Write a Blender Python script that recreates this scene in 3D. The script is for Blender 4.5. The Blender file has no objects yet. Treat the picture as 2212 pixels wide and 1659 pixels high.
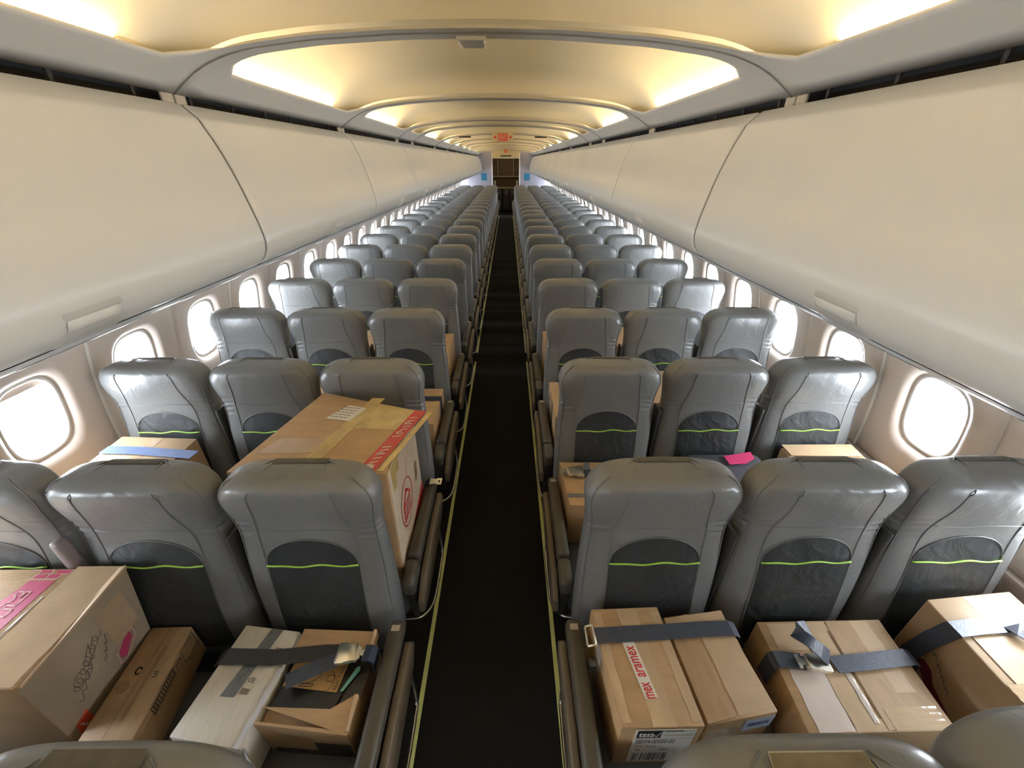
import bpy, bmesh, math, random
import numpy as np
from mathutils import Vector, Matrix

random.seed(7)
sc = bpy.context.scene
COL = sc.collection

# ------------------------------------------------------------------ camera
IW, IH = 2212, 1659
FPX, PITCH, YAW, ROLL = 852.2, .5136, -.0108, .0031
CAM = np.array([.0808, 0, 2.0172])
def _axes():
    cp, sp = math.cos(PITCH), math.sin(PITCH)
    f = np.array([0, cp, -sp]); r = np.array([1., 0, 0]); u = np.array([0, sp, cp])
    c, s = math.cos(YAW), math.sin(YAW)
    Rz = np.array([[c, -s, 0], [s, c, 0], [0, 0, 1]])
    f, r, u = Rz @ f, Rz @ r, Rz @ u
    c, s = math.cos(ROLL), math.sin(ROLL)
    return c*r+s*u, -s*r+c*u, f
RX, UX, FX = _axes()
cd = bpy.data.cameras.new('camera'); cam = bpy.data.objects.new('camera', cd); COL.objects.link(cam)
cd.sensor_width = 36; cd.lens = FPX/IW*36; cd.clip_start = .02; cd.clip_end = 200
m = Matrix.Identity(4)
for i in range(3):
    m[i][0], m[i][1], m[i][2], m[i][3] = RX[i], UX[i], -FX[i], CAM[i]
cam.matrix_world = m
sc.camera = cam

def pix(x, y, X=None, Y=None, Z=None):
    """point seen at photo pixel x, y on the plane it touches"""
    d = FX*FPX + RX*(x-IW/2) - UX*(y-IH/2)
    if X is not None: t = (X-CAM[0])/d[0]
    elif Y is not None: t = (Y-CAM[1])/d[1]
    else: t = (Z-CAM[2])/d[2]
    return CAM + t*d

# ------------------------------------------------------------------ world, view
w = bpy.data.worlds.new('overcast_sky'); sc.world = w; w.use_nodes = True
bg = w.node_tree.nodes['Background']
bg.inputs[0].default_value = (.90, .95, 1.0, 1); bg.inputs[1].default_value = 42.0
vs = sc.view_settings
vs.view_transform = 'Standard'; vs.look = 'None'; vs.gamma = 1; vs.use_curve_mapping = False
vs.exposure = 0.15
LAMP_STRENGTH = 43.0

Y_BACK, Y_END = -4.80, 18.35        # cabin runs along +y
for sgn in (-1, 1):                  # portals: they only guide sampling of the sky through the windows
    ld = bpy.data.lights.new('window_portal', 'AREA'); ld.shape = 'RECTANGLE'; ld.size = .50; ld.size_y = 24
    ld.cycles.is_portal = True
    o = bpy.data.objects.new('window_portal', ld); COL.objects.link(o)
    o.location = (sgn*1.98, 6.6, 1.07)
    o.rotation_euler = (0, sgn*math.pi/2, 0)

# ------------------------------------------------------------------ materials
MAT = {}
def mat(name, rgb, rough=.5, metal=0, var=.06, vscale=6, bump=0, bscale=80, emit=None, estr=0, coat=0, rnd=0, spec=.5, stretch=None, bump2=0, b2scale=9):
    if name in MAT: return MAT[name]
    M = bpy.data.materials.new(name); M.use_nodes = True
    nt = M.node_tree; N = nt.nodes; L = nt.links
    b = N['Principled BSDF']
    b.inputs['Roughness'].default_value = rough; b.inputs['Metallic'].default_value = metal
    b.inputs['Coat Weight'].default_value = coat; b.inputs['Specular IOR Level'].default_value = spec
    tc = N.new('ShaderNodeTexCoord'); co = tc.outputs['Object']
    if stretch:
        mp = N.new('ShaderNodeMapping'); mp.inputs['Scale'].default_value = stretch
        L.new(co, mp.inputs['Vector']); co = mp.outputs[0]
    nz = N.new('ShaderNodeTexNoise'); nz.inputs['Scale'].default_value = vscale; nz.inputs['Detail'].default_value = 5
    L.new(co, nz.inputs['Vector'])
    cr = N.new('ShaderNodeValToRGB')
    cr.color_ramp.elements[0].position = .3; cr.color_ramp.elements[1].position = .7
    cr.color_ramp.elements[0].color = tuple(max(0, c*(1-var)) for c in rgb)+(1,)
    cr.color_ramp.elements[1].color = tuple(min(1, c*(1+var)) for c in rgb)+(1,)
    L.new(nz.outputs[0], cr.inputs[0])
    out = cr.outputs[0]
    if rnd:
        oi = N.new('ShaderNodeObjectInfo'); mr = N.new('ShaderNodeMapRange')
        mr.inputs[3].default_value = 1-rnd; mr.inputs[4].default_value = 1+rnd
        L.new(oi.outputs['Random'], mr.inputs[0])
        mx = N.new('ShaderNodeVectorMath'); mx.operation = 'SCALE'
        L.new(out, mx.inputs[0]); L.new(mr.outputs[0], mx.inputs[3]); out = mx.outputs[0]
    L.new(out, b.inputs['Base Color'])
    if bump or bump2:
        n2 = N.new('ShaderNodeTexNoise'); n2.inputs['Scale'].default_value = bscale; n2.inputs['Detail'].default_value = 3
        L.new(co, n2.inputs['Vector'])
        bp = N.new('ShaderNodeBump'); bp.inputs['Strength'].default_value = bump; bp.inputs['Distance'].default_value = .003
        L.new(n2.outputs[0], bp.inputs['Height'])
        if bump2:
            n3 = N.new('ShaderNodeTexNoise'); n3.inputs['Scale'].default_value = b2scale; n3.inputs['Detail'].default_value = 2
            n3.inputs['Distortion'].default_value = 1.2
            L.new(co, n3.inputs['Vector'])
            b3 = N.new('ShaderNodeBump'); b3.inputs['Strength'].default_value = bump2; b3.inputs['Distance'].default_value = .02
            L.new(n3.outputs[0], b3.inputs['Height']); L.new(b3.outputs[0], bp.inputs['Normal'])
        L.new(bp.outputs[0], b.inputs['Normal'])
    if emit:
        b.inputs['Emission Color'].default_value = emit+(1,); b.inputs['Emission Strength'].default_value = estr
    MAT[name] = M
    return M

leather = mat('grey_leather', (.172, .173, .168), .33, var=.07, vscale=5, bump=.10, bscale=140, rnd=.07, bump2=.22, b2scale=9)
leather_dark = mat('seam_leather', (.150, .151, .147), .34, var=.05)
pocket_m = mat('pocket_fabric', (.028, .031, .032), .5, var=.25, vscale=9, bump=.25, bscale=240, rnd=.1, bump2=.5, b2scale=9)
lime_m = mat('lime_piping', (.34, .58, .07), .5, var=.12, vscale=20)
strip_m = mat('hook_strip', (.115, .105, .080), .75, var=.15, vscale=30, bump=.3, bscale=300)
strip_edge = mat('worn_glue', (.42, .38, .26), .7, var=.2)
cushion_m = mat('cushion_leather', (.075, .075, .072), .45, var=.08, vscale=8, bump2=.2, b2scale=8)
arm_m = mat('armrest_plastic', (.070, .060, .044), .42, var=.10, vscale=12, rnd=.08)
panel_m = mat('end_panel_taupe', (.150, .118, .080), .40, var=.10, vscale=10)
shroud_m = mat('dark_shroud', (.030, .028, .024), .5, var=.1)
arm_up_m = mat('raised_armrest_mauve', (.23, .19, .18), .45, var=.05)
steel = mat('brushed_steel', (.55, .53, .50), .28, metal=1, var=.05, vscale=40)
chrome = mat('polished_metal', (.95, .91, .80), .30, metal=1, var=.04)
metal_dark = mat('dark_metal', (.10, .10, .10), .35, metal=.8)
carpet = mat('charcoal_carpet', (.017, .0155, .013), .95, var=.55, vscale=420, bump=.6, bscale=500, spec=.12)
glow_m = mat('photoluminescent_strip', (.66, .70, .26), .55, var=.12, vscale=12)
bin_m = mat('bin_laminate', (.575, .555, .49), .27, var=.015, vscale=3)
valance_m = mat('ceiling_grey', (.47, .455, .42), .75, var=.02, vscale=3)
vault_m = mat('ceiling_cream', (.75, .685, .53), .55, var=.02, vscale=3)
rib_m = mat('rib_seal_dark', (.17, .16, .14), .5)
wall_m = mat('sidewall_beige', (.62, .53, .46), .42, var=.02, vscale=4)
dado_m = mat('dado_brown', (.24, .19, .155), .55, var=.05)
frame_m = mat('window_bezel', (.80, .77, .72), .30, var=.02)
shade_m = mat('window_shade', (.55, .46, .38), .55, var=.02)
black_m = mat('gap_black', (.012, .010, .009), .8, var=.4, vscale=14)
clip_m = mat('clip_beige', (.36, .31, .24), .5, var=.1)
rail_m = mat('rail_grey', (.60, .60, .56), .35, var=.03)
white_m = mat('gloss_white', (.85, .85, .83), .25, var=.02)
bulk_m = mat('bulkhead_lavender', (.36, .35, .41), .5, var=.03)
blue_m = mat('placard_blue', (.035, .21, .36), .4, var=.05)
galley_m = mat('galley_brown', (.115, .070, .030), .45, var=.10)
galley_l = mat('galley_cream', (.55, .45, .27), .5, var=.05)
red_m = mat('sign_red', (.62, .10, .07), .5, var=.05)
red_tape = mat('red_tape', (.52, .045, .040), .30, var=.12, vscale=25)
magenta_m = mat('magenta_print', (.47, .045, .12), .45, var=.10, vscale=12)
pinkline_m = mat('print_pale_pink', (.72, .42, .36), .5)
pink_card = mat('pink_card', (.78, .06, .20), .5, var=.05)
card_m = mat('cardboard', (.45, .292, .148), .55, var=.10, vscale=9, bump=.06, bscale=60, stretch=(1, 4, 1), rnd=.05, bump2=.06, b2scale=14)
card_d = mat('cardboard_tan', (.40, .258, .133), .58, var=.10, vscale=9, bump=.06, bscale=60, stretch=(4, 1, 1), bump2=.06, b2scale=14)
card_l = mat('cardboard_pale', (.52, .36, .21), .5, var=.06, vscale=9, bump2=.05, b2scale=14)
card_w = mat('cardboard_white', (.66, .60, .49), .50, var=.06, vscale=10, stretch=(6, 1, 1), bump2=.08, b2scale=12)
card_cream = mat('cardboard_cream', (.60, .49, .36), .55, var=.07, vscale=7, bump2=.08, b2scale=9)
card_dark = mat('cardboard_core', (.20, .11, .05), .8, var=.1)
tape_m = mat('packing_tape_clear', (.50, .36, .22), .12, var=.06, vscale=16, bump2=.05, b2scale=22, coat=.3)
tape_y = mat('packing_tape_yellow', (.56, .42, .17), .16, var=.14, vscale=20, bump2=.10, b2scale=22, coat=.2)
tape_g = mat('tape_grey', (.16, .17, .165), .28, var=.10, vscale=14, bump2=.2, b2scale=30)
tape_w = mat('tape_glossy_white', (.62, .52, .44), .10, var=.05, vscale=14, bump2=.05, b2scale=24, coat=.4)
wrap_m = mat('plastic_wrap', (.60, .60, .62), .15, var=.1, bump2=.15, b2scale=30)
paper_m = mat('label_paper', (.78, .74, .66), .5, var=.03)
ink_m = mat('ink_black', (.018, .018, .020), .45, var=.1)
ink_grey = mat('ink_faded', (.14, .10, .075), .6, var=.1)
ink_red = mat('ink_red', (.62, .025, .03), .45, var=.05)
blackcard = mat('black_printed_card', (.014, .014, .013), .28, var=.2, vscale=10, bump2=.1, b2scale=20)
teal_m = mat('teal_packet', (.16, .42, .33), .35, var=.08)
belt_m = mat('belt_webbing', (.052, .060, .080), .38, var=.15, vscale=40, bump=.25, bscale=220, rnd=.05)
belt_b = mat('belt_webbing_blue', (.16, .21, .36), .38, var=.10, vscale=40, bump=.25, bscale=220)
navy_m = mat('navy_webbing', (.022, .030, .055), .5, var=.15)
grey_bag = mat('grey_pouch', (.10, .10, .115), .40, var=.10, bump2=.3, b2scale=10)
maroon_m = mat('maroon_print', (.17, .018, .030), .5, var=.15)
lamp_m = mat('cove_lamp', (1, .9, .7), .5, var=0, emit=(1.0, .745, .37), estr=LAMP_STRENGTH)

g = bpy.data.materials.new('window_acrylic'); g.use_nodes = True
nt = g.node_tree; nt.nodes.remove(nt.nodes['Principled BSDF'])
tr = nt.nodes.new('ShaderNodeBsdfTransparent'); tr.inputs[0].default_value = (.95, .97, 1, 1)
gl = nt.nodes.new('ShaderNodeBsdfGlossy'); gl.inputs['Roughness'].default_value = .05
mx = nt.nodes.new('ShaderNodeMixShader'); mx.inputs[0].default_value = .05
nt.links.new(tr.outputs[0], mx.inputs[1]); nt.links.new(gl.outputs[0], mx.inputs[2])
nt.links.new(mx.outputs[0], nt.nodes['Material Output'].inputs[0])
glass_m = g

# ------------------------------------------------------------------ mesh helpers
def mesh(name, verts, faces, material=None, smooth=False):
    me = bpy.data.meshes.new(name)
    me.from_pydata([tuple(map(float, v)) for v in verts], [], faces)
    me.update()
    if smooth: me.polygons.foreach_set('use_smooth', [True]*len(me.polygons))
    if material: me.materials.append(material)
    return me
def link(name, me, parent=None, loc=(0, 0, 0)):
    o = bpy.data.objects.new(name, me); COL.objects.link(o); o.location = loc
    if parent: o.parent = parent
    return o
def tag(o, label=None, cat=None, group=None, kind=None):
    if label: o['label'] = label
    if cat: o['category'] = cat
    if group: o['group'] = group
    if kind: o['kind'] = kind
    return o
def bm_mesh(bm, name, material, smooth=True, angle=.6):
    me = bpy.data.meshes.new(name)
    bmesh.ops.recalc_face_normals(bm, faces=bm.faces)
    bm.to_mesh(me); bm.free()
    if smooth:
        me.polygons.foreach_set('use_smooth', [True]*len(me.polygons))
        try: me.set_sharp_from_angle(angle=angle)
        except Exception: pass
    if material: me.materials.append(material)
    return me
def rbox(x0, x1, y0, y1, z0, z1, r=.01, seg=2, name='box', material=None):
    bm = bmesh.new(); bmesh.ops.create_cube(bm, size=1)
    for v in bm.verts:
        v.co = Vector(((x0+x1)/2+v.co.x*(x1-x0), (y0+y1)/2+v.co.y*(y1-y0), (z0+z1)/2+v.co.z*(z1-z0)))
    if r > 0: bmesh.ops.bevel(bm, geom=bm.edges[:], offset=r, segments=seg, profile=.5, affect='EDGES')
    return bm_mesh(bm, name, material)
def hexa(top, bot, r=.004, seg=2, name='box', material=None):
    """8-corner box: top / bottom lists of 4 points in ring order"""
    bm = bmesh.new()
    a = [bm.verts.new(p) for p in top]; b = [bm.verts.new(p) for p in bot]
    bm.faces.new(a); bm.faces.new(b[::-1])
    for i in range(4): bm.faces.new((a[i], b[i], b[(i+1) % 4], a[(i+1) % 4]))
    if r: bmesh.ops.bevel(bm, geom=bm.edges[:], offset=r, segments=seg, profile=.5, affect='EDGES')
    return bm_mesh(bm, name, material)
def tube_data(path, r, n=8, closed=False):
    P = [np.array(p, float) for p in path]; V = []; Fc = []
    up = np.array([0, 0, 1.])
    for i, p in enumerate(P):
        a = P[i-1] if (i > 0 or closed) else P[i]; b = P[(i+1) % len(P)] if (i < len(P)-1 or closed) else P[i]
        t = b-a; t /= np.linalg.norm(t)+1e-12
        ref = up if abs(t[2]) < .9 else np.array([1., 0, 0])
        s = np.cross(t, ref); s /= np.linalg.norm(s); q = np.cross(s, t)
        for k in range(n):
            an = 2*math.pi*k/n
            V.append(p+r*(math.cos(an)*s+math.sin(an)*q))
    m_ = len(P)
    for i in range(m_ if closed else m_-1):
        for k in range(n):
            j = (i+1) % m_
            Fc.append((i*n+k, i*n+(k+1) % n, j*n+(k+1) % n, j*n+k))
    if not closed:
        Fc.append(tuple(range(n))[::-1]); Fc.append(tuple((m_-1)*n+k for k in range(n)))
    return V, Fc
def tube(name, path, r, material, n=8, closed=False):
    V, Fc = tube_data(path, r, n, closed); return mesh(name, V, Fc, material, True)
def smooth_path(pts, n=8):
    P = [np.array(p, float) for p in pts]; out = []
    for i in range(len(P)-1):
        p0, p1, p2, p3 = P[max(i-1, 0)], P[i], P[i+1], P[min(i+2, len(P)-1)]
        for k in range(n):
            t = k/n
            out.append(.5*((2*p1)+(-p0+p2)*t+(2*p0-5*p1+4*p2-p3)*t*t+(-p0+3*p1-3*p2+p3)*t**3))
    out.append(P[-1]); return out
def grid(nu, nv, fn):
    V = [fn(i/(nu-1), j/(nv-1)) for j in range(nv) for i in range(nu)]
    Fc = [(j*nu+i, j*nu+i+1, (j+1)*nu+i+1, (j+1)*nu+i) for j in range(nv-1) for i in range(nu-1)]
    return V, Fc
def extrude_profile(name, prof, y0, y1, material, closed=False, smooth=True, angle=.7, cap=False):
    n = len(prof)
    bm = bmesh.new()
    a = [bm.verts.new((p[0], y0, p[1])) for p in prof]; b = [bm.verts.new((p[0], y1, p[1])) for p in prof]
    for i in range(n if closed else n-1):
        j = (i+1) % n; bm.faces.new((a[i], a[j], b[j], b[i]))
    if cap: bm.faces.new(a); bm.faces.new(b[::-1])
    return bm_mesh(bm, name, material, smooth, angle)
def ribbon(name, path, width, wdir, material, th=.0022):
    """strap along path; wdir = one width direction or one per point"""
    P = [np.array(p, float) for p in path]; V = []; Fc = []
    for i, p in enumerate(P):
        t = P[min(i+1, len(P)-1)]-P[max(i-1, 0)]; t /= np.linalg.norm(t)
        wd = np.array(wdir[i] if isinstance(wdir, list) else wdir, float)
        wd = wd-t*(wd@t); wd /= np.linalg.norm(wd); nn = np.cross(wd, t)
        for a, b in ((-1, 0), (1, 0), (1, 1), (-1, 1)):
            V.append(p+wd*a*width/2+nn*b*th*(1 if nn[2] >= -.2 else -1))
    n = len(P)
    for i in range(n-1):
        for k in range(4):
            Fc.append((i*4+k, i*4+(k+1) % 4, (i+1)*4+(k+1) % 4, (i+1)*4+k))
    Fc += [(0, 1, 2, 3), ((n-1)*4+3, (n-1)*4+2, (n-1)*4+1, (n-1)*4)]
    return mesh(name, V, Fc, material)

class Thing:
    """an Empty at the thing's base; parts are given in world coordinates"""
    def __init__(s, name, base, label, cat, group=None, kind=None):
        s.base = np.array(base, float)
        s.o = bpy.data.objects.new(name, None); COL.objects.link(s.o); s.o.location = tuple(s.base)
        s.o.empty_display_size = .05
        tag(s.o, label, cat, group, kind)
    def add(s, name, me, parent=None, label=None):
        me.transform(Matrix.Translation(Vector(tuple(-s.base))))
        o = link(name, me, parent or s.o)
        if label: o['label'] = label
        return o
def solid(name, me, base, label, cat, group=None, kind=None):
    """a thing that is one mesh (world coordinates), origin moved to its base; returns a Thing-like handle"""
    t = Thing.__new__(Thing); t.base = np.array(base, float)
    me.transform(Matrix.Translation(Vector(tuple(-t.base))))
    t.o = link(name, me, None, tuple(t.base)); tag(t.o, label, cat, group, kind)
    return t

# decals: a face frame is (origin, U, V) with unit U, V; N = U x V points out of the face
class Face:
    def __init__(s, O, U, V):
        s.O = np.array(O, float); s.lu = np.linalg.norm(U); s.lv = np.linalg.norm(V)
        s.U = np.array(U, float)/s.lu; s.V = np.array(V, float)/s.lv
        s.N = np.cross(s.U, s.V); s.N /= np.linalg.norm(s.N)
    def p(s, u, v, h=0): return s.O+s.U*u+s.V*v+s.N*h
    def poly(s, name, pts, material, h=.0012, th=.0008):
        n = len(pts)
        V = [s.p(u, v, h) for u, v in pts]+[s.p(u, v, h-th) for u, v in pts]
        Fc = [tuple(range(n)), tuple(range(n, 2*n))[::-1]]+[(i, i+n, (i+1) % n+n, (i+1) % n) for i in range(n)]
        return mesh(name, V, Fc, material)
    def rect(s, name, u0, v0, u1, v1, material, h=.0012, th=.0008):
        return s.poly(name, [(u0, v0), (u1, v0), (u1, v1), (u0, v1)], material, h, th)
    def tape(s, name, u0, v0, u1, v1, material, h=.0015, n=14, amp=.0012):
        """a slightly wavy film"""
        V, Fc = grid(5, n, lambda a, b: s.p(u0+(u1-u0)*a+(math.sin(b*17+a*3)*.0015), v0+(v1-v0)*b,
                                           h+amp*(.5+.5*math.sin(b*23+a*9))*(0 if a in (0, 1) else 1)))
        return mesh(name, V, Fc, material, True)
    def rects(s, name, rs, material, h=.0014):
        V = []; Fc = []
        for (u0, v0, u1, v1) in rs:
            k = len(V); V += [s.p(u0, v0, h), s.p(u1, v0, h), s.p(u1, v1, h), s.p(u0, v1, h)]; Fc.append((k, k+1, k+2, k+3))
        return mesh(name, V, Fc, material)
    def strokes(s, name, lines, wd, material, h=.0016):
        V = []; Fc = []
        for ln in lines:
            for (a, b) in zip(ln[:-1], ln[1:]):
                a = np.array(a); b = np.array(b); t = b-a; L = np.linalg.norm(t)
                if L < 1e-7: continue
                t /= L; nn = np.array([-t[1], t[0]])*wd/2; e = t*wd*.3
                k = len(V); V += [s.p(*(q), h) for q in (a-nn-e, b-nn+e, b+nn+e, a+nn-e)]; Fc.append((k, k+1, k+2, k+3))
        return mesh(name, V, Fc, material)
    def text(s, name, string, u, v, wd, ht, material, rot=0, h=.0018, bold=.0, shear=0):
        """lettering fitted into wd x ht with its lower left at u, v; rot turns it in the face"""
        cu = bpy.data.curves.new('lettering', 'FONT'); cu.body = string; cu.shear = shear; cu.offset = bold
        ob = bpy.data.objects.new('lettering', cu); COL.objects.link(ob)
        dg = bpy.context.evaluated_depsgraph_get()
        me = bpy.data.meshes.new_from_object(ob.evaluated_get(dg))
        bpy.data.objects.remove(ob); bpy.data.curves.remove(cu)
        co = np.array([vv.co[:] for vv in me.vertices])
        lo, hi = co.min(0), co.max(0)
        c, sn = math.cos(rot), math.sin(rot)
        for vv in me.vertices:
            a = (vv.co.x-lo[0])/(hi[0]-lo[0])*wd; b = (vv.co.y-lo[1])/(hi[1]-lo[1])*ht
            vv.co = Vector(tuple(s.p(u+a*c-b*sn, v+a*sn+b*c, h)))
        me.materials.clear(); me.materials.append(material); me.name = name
        return me

ORD = ['first', 'second', 'third', 'fourth', 'fifth', 'sixth', 'seventh', 'eighth', 'ninth', 'tenth', 'eleventh', 'twelfth', 'thirteenth', 'fourteenth',
       'fifteenth', 'sixteenth', 'seventeenth', 'eighteenth', 'nineteenth', 'twentieth', 'twenty-first', 'twenty-second', 'twenty-third', 'twenty-fourth', 'twenty-fifth']

# ------------------------------------------------------------------ structure: floor, walls, ceiling
ZC, RW = .72, 1.895                       # sidewall circle
def wx(z): return math.sqrt(max(RW*RW-(z-ZC)**2, .01))

fl = link('floor', mesh('floor', [(-1.85, Y_BACK, 0), (1.85, Y_BACK, 0), (1.85, 21.5, 0), (-1.85, 21.5, 0)], [(0, 1, 2, 3)], carpet))
tag(fl, 'charcoal carpet of the cabin floor and aisle', 'floor', kind='structure')

STR = .296
for i, (sx, nm) in enumerate(((-1, 'left'), (1, 'right'))):
    root = Thing('trim_%d' % (i+1), (sx*STR, 8, 0), 'pale yellow-green glow strip along the %s edge of the aisle' % nm, 'floor strip', kind='structure')
    segs = [(Y_BACK, 4.10), (4.34, 9.9), (10.0, 18.2)]
    for (a, b) in segs:
        root.add('strip', rbox(sx*STR-.010, sx*STR+.010, a, b, 0, .004, .001, 1, 'strip', glow_m))

WIN0, WSP = 1.375, .52
KS = range(-11, 33)
Z0, Z1 = .735, 1.50
HW, HH, ZW = .117, .165, 1.07
def outline(n, hw, hh, ex=3.0):
    out = []
    for k in range(n):
        a = 2*math.pi*k/n; c, s = math.cos(a), math.sin(a)
        out.append((hw*math.copysign(abs(c)**(2/ex), c), hh*math.copysign(abs(s)**(2/ex), s)))
    return out
def wallp(sx, s, z, d=0):
    """wall surface point, d = outward depth"""
    nx, nz = wx(z)/RW, (z-ZC)/RW
    return (sx*(wx(z)+d*nx), s, z+d*nz)
def make_panel(sx):
    n = 56; V = []; Fc = []
    rings = []
    hole = outline(n, HW, HH); rev = outline(n, HW+.046, HH+.052, 3.4)
    def rectpt(c):
        sx_, sz_ = c[0]/(HW+.046), (c[1])/(HH+.052)
        k = 1/max(abs(sx_), abs(sz_))
        a, b = sx_*k, sz_*k
        return a*(WSP/2), (Z1-ZW)*b if b > 0 else (ZW-Z0)*b
    R = [rectpt(c) for c in rev]
    for t in (0, .02, .33, .66, 1):
        rings.append([((r[0]*(1-t)+c[0]*t), ZW+(r[1]*(1-t)+c[1]*t), .006 if t == 0 else 0.0) for r, c in zip(R, rev)])
    for t, d in ((.25, .004), (.55, .014), (.80, .028), (.95, .046), (1, .060)):
        rings.append([((c[0]*(1-t)+h_[0]*t), ZW+(c[1]*(1-t)+h_[1]*t), d) for c, h_ in zip(rev, hole)])
    for rg in rings: V += [wallp(sx, *p) for p in rg]
    for i in range(len(rings)-1):
        for k in range(n):
            q = (i*n+k, i*n+(k+1) % n, (i+1)*n+(k+1) % n, (i+1)*n+k)
            Fc.append(q if sx > 0 else q[::-1])
    return mesh('wall_panel', V, Fc, wall_m, True)
def make_bezel(sx):
    n = 48; V = []; Fc = []
    for (e, d) in ((.004, .030), (.0, .024), (-.012, .030), (-.014, .052), (-.008, .075)):
        V += [wallp(sx, a, ZW+b, d) for a, b in outline(n, HW+e+.006, HH+e+.006)]
    for i in range(4):
        for k in range(n): Fc.append((i*n+k, i*n+(k+1) % n, (i+1)*n+(k+1) % n, (i+1)*n+k))
    return mesh('window_bezel', V, Fc, frame_m, True)
def make_pane(sx):
    n = 40; o = outline(n, HW+.002, HH+.002)
    V = [wallp(sx, a, ZW+b, .070) for a, b in o]+[wallp(sx, a, ZW+b, .074) for a, b in o]
    Fc = [tuple(range(n)), tuple(range(n, 2*n))[::-1]]
    return mesh('pane', V, Fc, glass_m)
def make_shade(sx, frac):
    zc = ZW+HH-2*HH*frac; n = 96
    top = [(a, b) for a, b in outline(n, HW-.002, HH-.002) if ZW+b >= zc]
    top.sort(key=lambda p: -p[0])
    V = [wallp(sx, a, ZW+b, .058) for a, b in top]+[wallp(sx, a, ZW+b, .064) for a, b in top]
    k = len(top)
    return mesh('shade', V, [tuple(range(k)), tuple(range(k, 2*k))[::-1], (0, k-1, 2*k-1, k)], shade_m)
wn = 0
for sx, side in ((-1, 'left'), (1, 'right')):
    zs = [0, .25, .5, .70, .72]
    prof = [(sx*(wx(z)-.035), z) for z in zs]+[(sx*(wx(.735)-.030), .735), (sx*(wx(.735)+.01), .737)]
    wl = link('wall_'+side, extrude_profile('wall_'+side, prof, Y_BACK, Y_END, dado_m))
    tag(wl, '%s cabin sidewall, brown dado with beige window panels above' % side, 'wall', kind='structure')
    JS = mesh('lit_edge_strip', *grid(4, 14, lambda u, v: wallp(sx, (-.008, -.006, .006, .008)[round(u*3)], Z0+(Z1-Z0)*v, (.004, -.003, -.003, .004)[round(u*3)])), frame_m)  # white strip paints the bright line of the lit panel edges
    pm = make_panel(sx); bz = make_bezel(sx); pn = make_pane(sx)
    prof = [(sx*wx(z), z) for z in (Z1, 1.56, 1.62)]
    up = link('upper_panel', extrude_profile('upper_panel', prof, Y_BACK, Y_END, wall_m), wl)
    for k in KS:
        y = WIN0+WSP*k
        link('wall_panel', pm, wl, (0, y, 0))
        if k % 2 == 0: link('lit_edge_strip', JS, wl, (0, y+WSP/2, 0))
        wn += 1
        wo = link('window_%d' % wn, bz, None, (0, y, 0))
        o_ = ['second', 'third', 'fourth', 'fifth', 'sixth', 'seventh', 'eighth', 'ninth', 'tenth']
        tag(wo, ('rounded cabin window, number %d ahead of the camera along the %s wall' % (k+1, side)) if k >= 0 else 'rounded cabin window in the %s wall, number %d back beside the camera' % (side, -k), 'window', 'cabin windows', kind='structure')
        link('pane', pn, wo)
        fr = {('left', 0): .17, ('left', 2): .08, ('left', -1): .25, ('right', 1): .05}.get((side, k), .03 if k % 3 else .06)
        link('shade', make_shade(sx, fr), wo)
    # outer skin above the window line, keeps daylight out of the roof space
# fuselage crown above bins
RO = 1.97
arc = [(RO*math.sin(a), ZC+RO*math.cos(a)) for a in np.linspace(-1.13, 1.13, 33)]
ce = link('ceiling', extrude_profile('ceiling', arc, Y_BACK-.05, 21.5, mat('crown_lining', (.25, .24, .22), .7)))
tag(ce, 'arched cabin ceiling of cream vaults between grey ribs', 'ceiling', kind='structure')

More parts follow.
